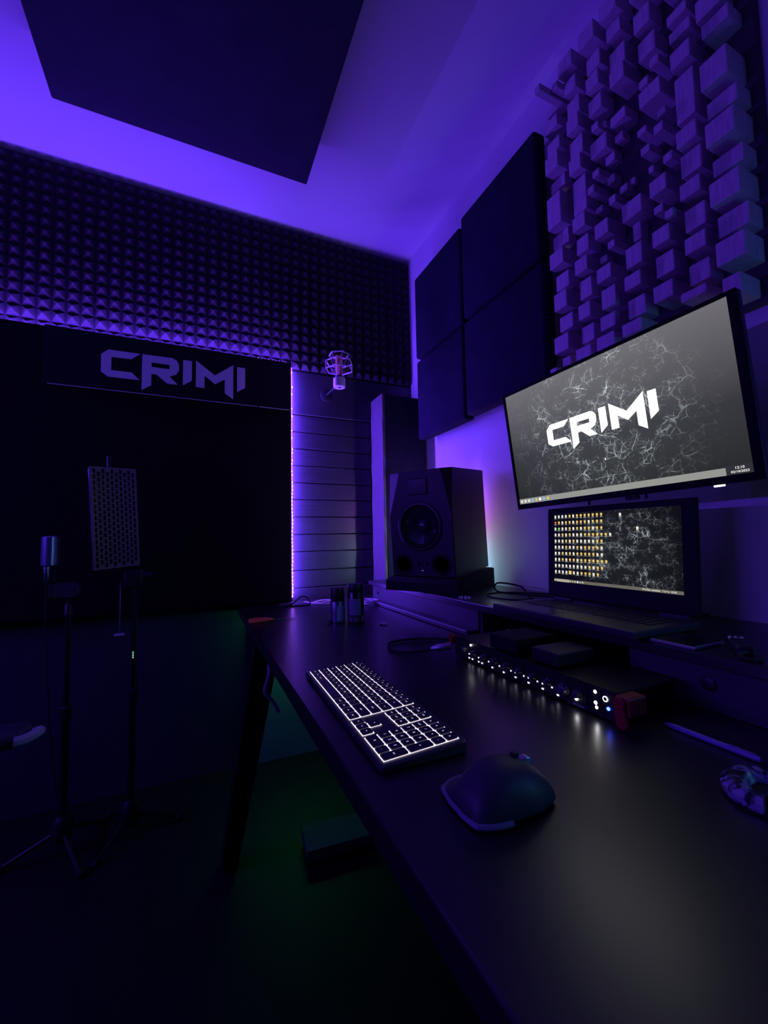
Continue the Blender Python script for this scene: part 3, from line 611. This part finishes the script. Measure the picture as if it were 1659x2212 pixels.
# ------------------------------------------------------------------ keyboard
kb = thing('keyboard', 'slim dark keyboard with glowing white key edges on the desk', 'keyboard', (.2885, .7155, DZ))
kb.rotation_euler = (0, 0, R(-91.0))      # local x runs along the keys (Esc -> number pad), local y away from the user
KL, KD = .430, .133
def ktop(y): return .0095 + (y + KD / 2) / KD * .0075
m = MB()
m.hull([(sx * (KL / 2 - c), sy * (KD / 2 - d), (.002 if lo else ktop(sy * (KD / 2 - .003)) - (.0018 if e else .0006))) for sx in (-1, 1) for sy in (-1, 1) for (c, d, e) in ((0, .008, 1), (.008, 0, 1), (.0025, .0025, 1), (.002, .009, 0), (.009, .002, 0), (.0045, .0045, 0)) for lo in (0, 1)])
m.build('case', mat('keyboard case', (.03, .03, .04), .45, var=.1), kb)
for sx in (-.17, .17): MB().box(sx - .02, sx + .02, .035, .05, 0, .0022).build('foot', M_rubber, kb)
U = .0182; RP = .0196
x0 = -KL / 2 + .0085; tilt = math.atan(.0075 / KD)
layout = []
def addrow(r, x, ws, legs):
    for w, l in zip(ws, legs):
        layout.append((r, x, w, 1, l)); x += w
F = 15 / 13
addrow(5, 0, [F] * 13, ['esc'] + ['F%d' % i for i in range(1, 13)]); addrow(5, 15.3, [1] * 3, ['F13', 'F14', 'F15']); addrow(5, 18.6, [1] * 4, ['o', 'o', 'o', 'o'])
addrow(4, 0, [1] * 13 + [2], list("\\1234567890'i") + ['<--']); addrow(4, 15.3, [1] * 3, ['ins', '\\', 'pg']); addrow(4, 18.6, [1] * 4, ['num', '/', '*', '-'])
addrow(3, 0, [1.5] + [1] * 12 + [1.5], ['tab'] + list('QWERTYUIOPe+') + ['u']); addrow(3, 15.3, [1] * 3, ['del', 'end', 'pg'])
addrow(3, 18.6, [1] * 3, list('789')); layout.append((2, 21.6, 1, 2, '+'))
addrow(2, 0, [1.75] + [1] * 11 + [2.25], ['caps'] + list('ASDFGHJKLo\'') + ['enter']); addrow(2, 18.6, [1] * 3, list('456'))
addrow(1, 0, [1.25, 1] + [1] * 10 + [2.75], ['^', '<'] + list('ZXCVBNM,.-') + ['shift']); layout.append((1, 16.3, 1, 1, '^'))
addrow(1, 18.6, [1] * 3, list('123')); layout.append((0, 21.6, 1, 2, 'ent'))
addrow(0, 0, [1.25, 1.25, 1.25, 6.25, 1.25, 1.25, 1.25, 1.25], ['ctrl', 'opt', 'cmd', '', 'cmd', 'opt', 'fn', 'ctrl']); addrow(0, 15.3, [1] * 3, ['<', 'v', '>'])
addrow(0, 18.6, [2, 1], ['0', '.'])
M_key = mat('keycap', (.022, .022, .03), .42, var=.1, vscale=80); M_leg = emis('key legend', (.80, .72, 1.0), 1.0, False)
M_back = emis('keyboard backlight', (.90, .76, 1.0), 1.7)
kcache = {}; lcache = {}; gl = MB()
Rt = Matrix.Rotation(tilt, 4, 'X')
gap = .0026
for (r, x, w, hh, leg) in layout:
    cx = x0 + (x + w / 2) * U; cyy = -KD / 2 + .0078 + (r + hh / 2) * RP * .995
    kw, kh = w * U - gap, hh * RP - gap
    key = (round(kw, 5), round(kh, 5))
    if key not in kcache:
        a, b_ = kw / 2, kh / 2; c = .0016
        kcache[key] = MB().prism([(-a + c, -b_), (a - c, -b_), (a, -b_ + c), (a, b_ - c), (a - c, b_), (-a + c, b_), (-a, b_ - c), (-a, -b_ + c)], lambda p, q, d: (p, q, d), .0004, .0023, .0003).mesh('key', M_key)
    zt = ktop(cyy)
    k = obj('key', kcache[key], kb, (cx, cyy, zt)); k.rotation_euler = (tilt, 0, 0)
    e = .00125
    zz = lambda yy: ktop(yy) + .0003
    gl.quad((cx - kw / 2 - e, cyy - kh / 2 - e, zz(cyy - kh / 2 - e)), (cx + kw / 2 + e, cyy - kh / 2 - e, zz(cyy - kh / 2 - e)), (cx + kw / 2 + e, cyy + kh / 2 + e, zz(cyy + kh / 2 + e)), (cx - kw / 2 - e, cyy + kh / 2 + e, zz(cyy + kh / 2 + e)))
    if leg:
        if leg not in lcache: lcache[leg] = text_mesh(leg, .0058 if len(leg) == 1 else .0042, M_leg, lambda a, b_, d: (a, b_, .00245))
        obj('legend', lcache[leg], k)
o = gl.build('backlight', M_back, kb); o['label'] = 'white glow around the keys'

# ------------------------------------------------------------------ mouse
ms = thing('computer_mouse', 'sculpted dark ergonomic mouse with a thumb wing on the desk', 'mouse', (.329, .393, DZ), R(-3))
NS = 18
def mouse_sec(s):
    # s 0 rear .. 1 front ; local x forward, y to the left
    xx = -.064 + .113 * s
    e = math.sqrt(max(0, 1 - ((.34 - s) / .36) ** 2)) if s < .34 else 1.0
    wl = .037 * (.62 + .38 * e); wr = .040 * (.55 + .45 * e)
    if s > .55: wl *= 1 - .75 * ((s - .55) / .45) ** 1.7; wr *= 1 - .42 * ((s - .55) / .45) ** 1.8
    h = .051 * math.sqrt(max(.03, 1 - ((.42 - s) / .445) ** 2)) if s < .42 else .051 - .034 * ((s - .42) / .58) ** 2.3
    wing = max(0, 1 - (abs(s - .24) / .36) ** 2) * .015
    ylw = wl + wing
    return [(xx, ylw * .94, .0015), (xx, ylw, .005), (xx, ylw - .0015, min(.0095, h)), (xx, wl * .92, min(.0115 + .06 * h, h * .9)), (xx, wl * .74, .010 * min(1, h / .02) + .30 * h), (xx, wl * .58, .74 * h), (xx, wl * .34, .94 * h), (xx, 0.004, h), (xx, -wr * .35, .975 * h), (xx, -wr * .66, .86 * h), (xx, -wr * .88, .63 * h), (xx, -wr, .34 * h), (xx, -wr * .99, .005), (xx, -wr * .93, .0015)]
m = MB(); prev = None
for i in range(NS + 1):
    row = [m.vt(p) for p in mouse_sec(i / NS)]
    if prev:
        for j in range(len(row) - 1): m.b.faces.new((prev[j], prev[j + 1], row[j + 1], row[j]))
        m.b.faces.new((prev[-1], prev[0], row[0], row[-1]))
    else: m.b.faces.new(row[::-1])
    prev = row
m.b.faces.new(prev)
o = m.build('body', mat('mouse soft plastic', (.05, .05, .065), .5, spec=.4, bump=.03, bscale=900), ms, True)
sm = o.modifiers.new('smooth', 'SUBSURF'); sm.levels = 2; sm.render_levels = 2
path = [Vector((p[-2][0], p[-2][1] - .0004, .0052)) for p in (mouse_sec(q) for q in (.34, .22, .12, .05, .015))]
r0 = mouse_sec(0)
path += [Vector((r0[0][0] - .0022, y, .0052)) for y in (-.014, 0, .016)]
path += [Vector((p[1][0], p[1][1] + .0004, .0052)) for p in (mouse_sec(q) for q in (.015, .05, .12, .22, .34, .46))]
MB().tube(bez(path, 4), .0032, 8).build('rear_rim', mat('lit mouse rim', (.22, .22, .30), .3), ms, True)  # lip coloured paler than the body to stand for light on it
MB().lathe((.024, -.0045, .0345), (0, 1, 0), [(0, .0085), (.001, .0098), (.008, .0098), (.009, .0085)], 24).build('scroll_wheel', M_steel, ms, True)
MB().box(.006, .014, -.0035, .0035, .0455, .0515, .0012, 2).build('mode_button', M_plas, ms)

# ------------------------------------------------------------------ far end of the desk: cans, scissors, cables, connector
def can(loc, r, h, cap, label, g, bandcol):
    t = thing('spray_can', label, 'spray can', loc, group=g)
    MB().lathe((0, 0, 0), (0, 0, 1), [(0, r * .92), (.002, r), (h * cap - .003, r), (h * cap, r * .95)], 28).build('body', mat('can lacquer ' + bandcol[0], bandcol[1], .28, metal=.4, var=.06), t, True)
    MB().lathe((0, 0, h * cap + .0004), (0, 0, 1), [(0, r * .93), (.002, r * .97), (h * (1 - cap) - .004, r * .95), (h * (1 - cap) - .001, r * .9)], 28).build('cap', M_plas, t, True)
    return t
c1 = can((.479, 1.475, DZ), .0272, .124, .62, 'shorter dark spray can with a ribbed cap at the far desk end', 'spray cans', ('steel', (.16, .17, .24)))
for k in range(7):
    MB().lathe((0, 0, .080 + k * .005), (0, 0, 1), [(0, .0262), (.001, .0268), (.002, .0262)], 28, (False, False)).build('cap_rib', M_plas, c1, True)
c2 = can((.535, 1.435, DZ), .0300, .140, .80, 'taller black spray can with a warning label at the far desk end', 'spray cans', ('black', (.02, .02, .026)))
def wrap(r): return lambda u, v, d: ((r + d) * math.sin(u / r), -(r + d) * math.cos(u / r), v)
def patch(parent, name, r, u0, u1, v0, v1, mm, n=10):
    m = MB(); f = wrap(r)
    a = [(m.vt(f(u0 + (u1 - u0) * i / n, v0, .0004)), m.vt(f(u0 + (u1 - u0) * i / n, v1, .0004))) for i in range(n + 1)]
    for p, q in zip(a, a[1:]): m.b.faces.new((p[0], q[0], q[1], p[1]))
    return m.build(name, mm, parent)
patch(c2, 'label', .0301, -.040, .008, .030, .088, mat('blue grey label', (.20, .21, .33), .5))
patch(c2, 'warning_panel', .0301, -.040, .010, .003, .029, mat('pale warning print', (.035, .035, .05), .5))
for k, uu in enumerate((-.034, -.012)):
    m = MB(); f = wrap(.0303)
    dm = [(0, .0085), (.0075, 0), (0, -.0085), (-.0075, 0)]
    m.b.faces.new([m.vt(f(uu + a, .015 + b_, .0006)) for a, b_ in dm]); m.build('hazard_diamond', M_white, c2)
    m = MB(); m.b.faces.new([m.vt(f(uu + a * .8, .015 + b_ * .8, .0009)) for a, b_ in dm]); m.build('hazard_field', mat('hazard field', (.02, .02, .03), .5), c2)
    MB().tube([f(uu, .0185, .0013), f(uu, .0135, .0013)], .0006, 6).build('hazard_mark', M_white, c2)
patch(c2, 'barcode', .0301, .0115, .020, .004, .027, M_white, 4)
for k in range(4): patch(c2, 'barcode_bar', .0304, .0115, .020, .006 + k * .0055, .0085 + k * .0055, M_gloss, 4)
patch(c1, 'label', .0273, -.012, .020, .008, .060, mat('light blue label', (.35, .42, .62), .35))
sc_ = thing('scissors', 'orange-handled scissors lying at the far left end of the desk', 'scissors', (.27, 1.62, DZ), R(-4))
for s_ in (-1, 1):
    pts = bez([(.0, s_ * .004, .005), (-.02, s_ * .012, .006), (-.045, s_ * .024, .006), (-.075, s_ * .022, .006), (-.082, s_ * .008, .006), (-.06, s_ * .004, .006), (-.03, s_ * .003, .006), (-.004, s_ * .003, .005)], 5)
    MB().tube(pts, .0058, 8).build('handle', M_orange, sc_, True)
    MB().hull([(.0, s_ * .006, .003 + .002 * s_), (.0, -s_ * .003, .003 + .002 * s_), (.085, s_ * .001, .003 + .002 * s_), (.0, s_ * .006, .0045 + .002 * s_), (.0, -s_ * .003, .0045 + .002 * s_), (.085, s_ * .001, .0045 + .002 * s_)]).build('blade', M_steel, sc_)
MB().lathe((.004, 0, .003), (0, 0, 1), [(0, .004), (.0055, .004)], 12).build('pivot', M_steel, sc_)
def coil(name, label, loc, rx, ry, n, r, mm, cat='cable', tail=None):
    pts = []
    for i in range(n * 18 + 1):
        a = i / 18 * 2 * PI; k = 1 + .08 * math.sin(i * .37) - .05 * (i // 18 % 3)
        pts.append((rx * k * math.cos(a), ry * k * math.sin(a), r + r * 1.7 * (i / 18 % n) * .9))
    if tail: pts += tail
    o = MB().tube(pts, r, 6).build(name, mm, None, True); o.location = loc
    return tag(o, label, cat)
coil('cable_coil', 'coiled white cable at the far desk end behind the cans', (.735, 1.80, DZ + .0003), .04, .05, 4, .0028, M_white)
o = MB().tube(bez([(.48, 2.0, .7535), (.53, 1.94, .7535), (.60, 1.97, .7535), (.62, 1.92, .7535), (.56, 1.90, .7535), (.50, 1.93, .754), (.57, 1.985, .758), (.66, 1.95, .7535)], 8), .003, 6).build('white_cable', M_white, None, True)
tag(o, 'loose white cable lying along the wall behind the shorter can', 'cable')
o = MB().tube(bez([(.40, 1.93, .754), (.43, 1.95, .768), (.455, 1.955, .786), (.48, 1.945, .784), (.49, 1.93, .766), (.485, 1.91, .754), (.45, 1.90, .754), (.40, 1.905, .754), (.36, 1.92, .754)], 8), .0035, 8).build('black_cable', M_rubber, None, True)
tag(o, 'stiff black cable arching on the desk below the LED strip', 'cable')
o = MB().box(-.03, .03, -.012, .012, 0, .012, .003, 2).build('plug_block', mat('violet grey plastic', (.12, .1, .13), .4)); o.location = (.385, 1.955, DZ + .0002); tag(o, 'small dark plug block at the foot of the LED strip', 'plug')
us = thing('usb_dongle', 'tiny pale connector lying alone on the desk past the keyboard', 'connector', (.60, 1.345, DZ), R(-12))
MB().box(-.002, .016, -.006, .006, 0, .007, .0008, 1).build('body', M_pale, us); MB().box(-.012, -.0021, -.005, .005, .001, .006).build('plug', M_steel, us)
o = MB().lathe((0, 0, 0), (0, 0, 1), [(0, .009), (.008, .009), (.010, .007), (.013, .007)], 14).build('bottle_cap', mat('brownish cap', (.25, .16, .16), .4), None, True); o.location = (.443, 1.47, DZ + .0002); tag(o, 'small brownish cap beside the shorter spray can', 'cap')

# ------------------------------------------------------------------ right part of the desk: pen and marbled case
pn = thing('pen', 'slim violet pen lying on the desk at the right', 'pen', (.672, .43, DZ), math.atan2(-.125, -.0))
MB().lathe((0, 0, .0045), (1, 0, 0), [(0, .0008), (.010, .0038), (.012, .0042), (.115, .0042), (.118, .0036), (.122, .0036)], 12).build('barrel', mat('violet pen barrel', (.24, .2, .5), .3), pn, True)
MB().box(.085, .118, -.001, .001, .0088, .0098).build('clip', M_steel, pn)
def marble():
    m = bpy.data.materials.new('marbled plastic'); m.use_nodes = True; nt = m.node_tree; b = nt.nodes['Principled BSDF']; b.inputs['Roughness'].default_value = .3
    tc = nt.nodes.new('ShaderNodeTexCoord'); n = nt.nodes.new('ShaderNodeTexNoise'); n.inputs['Scale'].default_value = 55; n.inputs['Detail'].default_value = 3; n.inputs['Distortion'].default_value = 1.6
    r = nt.nodes.new('ShaderNodeValToRGB'); r.color_ramp.elements[0].position = .45; r.color_ramp.elements[1].position = .60
    r.color_ramp.elements[0].color = (.012, .012, .02, 1); r.color_ramp.elements[1].color = (.35, .36, .5, 1)
    nt.links.new(tc.outputs['Object'], n.inputs['Vector']); nt.links.new(n.outputs['Fac'], r.inputs[0]); nt.links.new(r.outputs[0], b.inputs['Base Color'])
    return m
mc = thing('marbled_case', 'dark blue marbled rounded gadget at the right edge of the desk', 'gadget', (.585, .262, DZ), R(-25))
m = MB(); prev = None
for i in range(13):
    a = R(-20 + 20 * i); k = .5 + .5 * math.sin(PI * i / 12)
    c = Vector((.030 * math.cos(a), .030 * math.sin(a), 0)); d = c.normalized()
    row = [m.vt(c + d * x * (.45 + .55 * k) + Vector((0, 0, z))) for x, z in ((-.013, .003), (.013, .003), (.015, .012), (.006, .022 * (.6 + .4 * k)), (-.008, .022 * (.6 + .4 * k)), (-.014, .012))]
    if prev: m.bridge(prev, row)
    else: m.b.faces.new(row[::-1])
    prev = row
m.b.faces.new(prev); m.build('shell', marble(), mc, True)
MB().lathe((0, 0, 0), (0, 0, 1), [(0, .040), (.0028, .041)], 28).build('base_plate', M_plas, mc, True)
MB().lathe((0, 0, .0029), (0, 0, 1), [(0, .016), (.008, .015), (.010, .010)], 20).build('hub', M_rubber, mc, True)

# ------------------------------------------------------------------ shock mount on the back wall
sk = thing('shock_mount', 'pale microphone shock mount with elastic cords hung on the back wall', 'shock mount', (.648, 1.93, 1.806))
Msk = mat('pale coated wire', (.55, .5, .55), .4, var=.05)
MB().lathe((0, 0, 0), (0, 0, 1), [(0, .026), (.003, .030), (.045, .030), (.048, .027)], 28).build('adapter', M_pale, sk, True)
MB().lathe((0, -.004, -.0012), (0, 0, 1), [(0, .007), (.0011, .007)], 14).build('thread_hole', M_gloss, sk)
MB().lathe((0, 0, .0482), (0, 0, 1), [(0, .018), (.012, .016)], 18).build('neck', M_plas, sk, True)
def poly(r, z, n, ph, tilt_=0.0): return [(r * math.cos(ph + 2 * PI * i / n), r * math.sin(ph + 2 * PI * i / n), z + tilt_ * math.sin(ph + 2 * PI * i / n)) for i in range(n)]
lo_ = poly(.068, .092, 6, 0); hi_ = poly(.068, .130, 6, 0); top_ = poly(.050, .168, 6, PI / 6)
MB().tube(lo_, .0035, 8, True).build('lower_ring', Msk, sk); MB().tube(hi_, .0035, 8, True).build('upper_ring', Msk, sk); MB().tube(top_, .0035, 8, True).build('top_ring', Msk, sk)
for i in (0, 3): MB().cyl(lo_[i], hi_[i], .0035, n=8).build('post', Msk, sk)
for i in range(6):
    MB().cyl((.012 * math.cos(i), .012 * math.sin(i), .060), top_[i], .0012, n=6).build('elastic_cord', mat('elastic cord', (.5, .35, .45), .6), sk)
    MB().cyl((.016 * math.cos(i + .5), .016 * math.sin(i + .5), .056), hi_[i], .0010, n=6).build('elastic_cord', mat('elastic cord', (.5, .35, .45), .6), sk)
MB().lathe((0, 0, .061), (0, 0, 1), [(0, .012), (.05, .018), (.10, .02)], 12, (True, True)).build('cord_bundle', mat('copper cords', (.6, .25, .15), .5, var=.4, vscale=60, stretch=(6, 6, .5)), sk)
MB().tube([(0, .02, .02), (-.01, .08, .015), (-.02, .158, .01)], .006, 8).build('wall_arm', M_metal, sk, True)
MB().lathe((-.02, .161, .01), (0, -1, 0), [(0, .034), (.006, .034), (.010, .028)], 28).build('wall_plate', M_plas, sk, True)

# ------------------------------------------------------------------ microphone stands on the left
def tripod(t, h, hub_z=.10, n=3, ph=.4, L=.34):
    MB().cyl((0, 0, hub_z - .02), (0, 0, h * .55), .012, n=14).build('lower_tube', M_metal, t, True)
    MB().cyl((0, 0, h * .55 + .0002), (0, 0, h), .0085, n=12).build('upper_tube', M_metal, t, True)
    MB().lathe((0, 0, h * .55 - .03), (0, 0, 1), [(0, .014), (.005, .018), (.045, .018), (.05, .013)], 16).build('clutch', M_plas, t, True)
    MB().lathe((0, 0, hub_z - .055), (0, 0, 1), [(0, .022), (.02, .032), (.07, .032), (.09, .02)], 18).build('hub', M_plas, t, True)
    for k in range(n):
        a = ph + 2 * PI * k / n
        MB().cyl((.02 * math.cos(a), .02 * math.sin(a), hub_z - .02), (L * math.cos(a), L * math.sin(a), .014), .008, n=10).build('leg', M_metal, t, True)
        MB().ball((L * math.cos(a), L * math.sin(a), .0135), .0135, 10).build('rubber_foot', M_rubber, t, True)
st1 = thing('microphone_stand', 'black microphone stand holding the perforated metal panel', 'microphone stand', (-.205, 1.83, 0))
tripod(st1, .90, .085, 3, R(0), .16)
MB().box(-.035, .03, -.022, .022, .885, .953, .008, 2).build('clamp', M_plas, st1, True)
MB().cyl((.032, 0, .925), (.058, 0, .925), .017, n=16).build('knob', M_plas, st1, True)
MB().tube([(-.045, -.01, .905), (-.045, -.01, .72)], .0022, 6).build('drop_rod', M_steel, st1)
MB().box(-.062, -.028, -.018, 0, .712, .7195, .002, 1).build('rod_end', M_pale, st1)
for k in range(4): MB().ball((.0, -.0125, .628 + k * .0065), .0026, 8).build('reflector', emis('mint dot glow', (.35, 1.0, .75), .55, False), st1)  # reflective dots given their own glow in place of reflected light
MB().tube([(.012, -.006, .90), (.012, -.006, .80), (.013, -.0135, .70), (.012, -.0135, .30)], .0022, 6).build('cable', M_rubber, st1)

# perforated metal panel with slots
gp = thing('microphone', 'rectangular perforated metal microphone grille on the taller stand', 'microphone', (-.256, 1.80, .96))
nx_, nz_ = 10, 17
GW, GH = .152, .372
cw, chh = GW / nx_ * .965, GH / nz_ * .965
def perf():
    m = MB()
    ox, oz = -nx_ * cw / 2, .007
    sl, r = chh * .30, cw * .30
    for i in range(nx_):
        off = (chh / 2 if i % 2 else 0)
        for k in range(nz_ - (1 if i % 2 else 0)):
            X, Z = ox + (i + .5) * cw, oz + (k + .5) * chh + off
            inn = []
            for a in range(8):
                th = a * PI / 4 + PI / 8; s_ = sl if math.sin(th) > 0 else -sl
                inn.append((X + r * math.cos(th), Z + r * math.sin(th) + s_ * .75))
            out = []
            for (a, b_) in inn:
                dx, dz = a - X, b_ - Z
                t_ = min((cw / 2) / max(abs(dx), 1e-6), (chh / 2) / max(abs(dz), 1e-6)); out.append((X + dx * t_, Z + dz * t_))
            cor = [(X + cw / 2, Z + chh / 2), (X - cw / 2, Z + chh / 2), (X - cw / 2, Z - chh / 2), (X + cw / 2, Z - chh / 2)]
            vi = [m.vt((a, 0, b_)) for a, b_ in inn]; vo = [m.vt((a, 0, b_)) for a, b_ in out]; vb = [m.vt((a, .0012, b_)) for a, b_ in inn]
            for j in range(8):
                j2 = (j + 1) % 8
                m.b.faces.new((vi[j], vi[j2], vo[j2], vo[j])); m.b.faces.new((vi[j], vb[j], vb[j2], vi[j2]))
            # corner fill
            for j in range(8):
                j2 = (j + 1) % 8; a, b2 = out[j], out[j2]
                for c in cor:
                    e = 1e-7
                    if (abs(a[0] - c[0]) < e or abs(a[1] - c[1]) < e) and (abs(b2[0] - c[0]) < e or abs(b2[1] - c[1]) < e) and not (abs(a[0] - b2[0]) < e or abs(a[1] - b2[1]) < e):
                        m.b.faces.new((vo[j], vo[j2], m.vt((c[0], 0, c[1]))))
    # half cells closing the staggered columns, and the border
    for i in range(1, nx_, 2):
        X = ox + (i + .5) * cw
        for z0, z1 in ((oz, oz + chh / 2), (oz + nz_ * chh - chh / 2, oz + nz_ * chh)):
            m.quad((X - cw / 2, 0, z0), (X + cw / 2, 0, z0), (X + cw / 2, 0, z1), (X - cw / 2, 0, z1))
    x1, z1 = -ox, oz + nz_ * chh
    b_ = .0045
    m.box(-x1 - b_, -x1, -.0004, .002, oz - b_, z1 + b_); m.box(x1, x1 + b_, -.0004, .002, oz - b_, z1 + b_)
    m.box(-x1, x1, -.0004, .002, oz - b_, oz); m.box(-x1, x1, -.0004, .002, z1, z1 + b_)
    return m
Mg = mat('grille metal', (.17, .15, .18), .45, metal=.7, var=.08, vscale=20)
gp.rotation_euler = (0, R(-3.5), R(33))
perf().build('grille', Mg, gp)
MB().box(-GW / 2, GW / 2, .014, .045, .004, GH - .004, .004, 2).build('body', M_gloss, gp)
MB().box(-GW / 2 - .001, -GW / 2 + .001, .002, .0139, .002, GH - .002).build('side_frame', Mg, gp); MB().box(GW / 2 - .001, GW / 2 + .001, .002, .0139, .002, GH - .002).build('side_frame', Mg, gp)
MB().tube([(0, .03, GH - .004), (-.002, .032, GH + .02), (0, .03, GH + .045)], .008, 8).build('top_post', M_plas, gp, True)

st2 = thing('microphone_stand', 'shorter black stand with a rounded clamp carrying the small microphone', 'microphone stand', (-.40, 1.80, 0))
tripod(st2, .865, .10, 3, R(180), .16)
m = MB(); ptsc = [(-.062, -.022), (.0, -.024)] + [(.002 + .026 * math.cos(a), .002 + .026 * math.sin(a)) for a in [R(-80 + 20 * k) for k in range(9)]] + [(-.062, .022)]
m.prism(ptsc, lambda a, b_, d: (a + .005, d, b_ + .892), -.012, .012, .002).build('clamp', mat('clamp plastic', (.05, .045, .055), .5, var=.1), st2)
MB().lathe((.010, -.0122, .893), (0, -1, 0), [(0, .006), (.003, .006)], 12).build('bolt', M_steel, st2)
MB().box(-.010, .012, -.012, .012, .8652, .868, .001, 1).build('socket', M_plas, st2)
MB().lathe((0, 0, .80), (0, 0, 1), [(0, .0087), (.004, .014), (.04, .012), (.045, .0087)], 14).build('collar', M_plas, st2, True)
mi = thing('microphone', 'small cylindrical metal microphone hanging in the shorter stand clamp', 'microphone', (-.452, 1.78, .925))
MB().lathe((0, 0, .052), (0, 0, 1), [(0, .020), (.004, .0265), (.100, .0265), (.103, .024)], 32).build('body', mat('blue grey lacquer', (.30, .33, .48), .25, metal=.7), mi, True)
MB().lathe((-.008, 0, 0), (0, 0, 1), [(0, .006), (.008, .010), (.040, .010), (.042, .0115), (.0515, .0115)], 20).build('connector', M_steel, mi, True)
MB().lathe((.016, 0, .0), (0, 0, 1), [(0, .005), (.0515, .005)], 12).build('mount_rod', M_metal, mi, True)
MB().tube(bez([(-.008, 0, .001), (-.008, 0, -.10), (.002, -.01, -.28), (.02, -.02, -.50), (.045, -.03, -.70)], 6), .0032, 6).build('cable', M_rubber, mi, True)

# ------------------------------------------------------------------ office chair at the left edge
ch = thing('office_chair', 'dark office chair at the left frame edge, only its armrest showing', 'chair', (-.66, .91, 0), R(90))
MB().box(-.24, .24, -.24, .24, .44, .52, .03, 3).build('seat', M_plas2, ch, True)
MB().box(-.22, .22, .23, .29, .56, 1.0, .03, 3).build('backrest', M_plas2, ch, True)
MB().box(-.03, .03, .26, .285, .42, .60, .004, 1).build('back_bracket', M_metal, ch)
for s_ in (-1, 1):
    a = MB().tube(bez([(s_ * .27, .10, .50), (s_ * .29, .10, .58), (s_ * .29, .06, .615)], 5), .014, 8); a.build('arm_post', M_metal, ch, True)
    MB().box(s_ * .29 - .045, s_ * .29 + .045, -.325, .13, .615, .650, .016, 3).build('armrest', mat('armrest pad', (.05, .05, .07), .55), ch, True)
    arc = [(s_ * .29 + .046 * math.cos(R(a)) * 1.0, -.315 - .030 * math.sin(R(a)), .634 - .018 * max(0, math.cos(R(a)))) for a in range(0, 181, 15)]
    MB().tube(arc, .011, 8).build('armrest_edge', mat('pale armrest edge', (.55, .55, .6), .5), ch, True)
MB().cyl((0, 0, .12), (0, 0, .44), .025, n=14).build('gas_column', M_metal, ch, True)
for k in range(5):
    a = 2 * PI * k / 5 + .3
    MB().hull([(.02 * math.sin(a), -.02 * math.cos(a), .10), (-.02 * math.sin(a), .02 * math.cos(a), .10), (.02 * math.sin(a), -.02 * math.cos(a), .14), (-.02 * math.sin(a), .02 * math.cos(a), .14), (.28 * math.cos(a) + .015 * math.sin(a), .28 * math.sin(a) - .015 * math.cos(a), .062), (.28 * math.cos(a) - .015 * math.sin(a), .28 * math.sin(a) + .015 * math.cos(a), .062), (.28 * math.cos(a), .28 * math.sin(a), .09)]).build('base_spoke', M_plas, ch)
    MB().cyl((.27 * math.cos(a) - .012 * math.sin(a), .27 * math.sin(a) + .012 * math.cos(a), .03), (.27 * math.cos(a) + .012 * math.sin(a), .27 * math.sin(a) - .012 * math.cos(a), .03), .03, n=14).build('castor', M_rubber, ch, True)

# ------------------------------------------------------------------ under the desk
o = MB().box(.27, 1.05, 2.098, 2.116, .001, .66, .002, 1).build('green_board', mat('greenish board', (.12, .36, .20), .8, var=.12, vscale=6))
tag(o, 'flat greenish board leaning on the back wall under the desk', 'board')
fr = thing('foot_rest', 'low dark foot rest on the floor under the desk', 'foot rest', (.455, 1.40, 0), R(-4))
MB().hull([(-.115, -.03, .022), (.115, -.03, .022), (.115, .09, .022), (-.115, .09, .022), (-.115, -.03, .055), (.115, -.03, .055), (.115, .09, .060), (-.115, .09, .060)]).build('tread', mat('foot rest top', (.10, .13, .10), .7, var=.1), fr)
for s_ in (-.10, .10): MB().box(s_ - .012, s_ + .012, -.02, .08, 0, .0219, .003, 1).build('side_foot', M_plas, fr)
hk = thing('headphone_hook', 'small violet-lit metal hook under the front desk edge', 'hook', (.215, 1.36, DZ - .0362))
MB().box(-.012, .012, -.03, .03, -.004, -.0001).build('plate', M_metal, hk)
MB().tube(bez([(0, 0, -.004), (0, 0, -.08), (-.012, .0, -.13), (.012, .0, -.165), (.03, 0, -.20)], 6), .006, 8).build('hook', mat('hook metal', (.4, .4, .5), .4, metal=.2), hk, True)
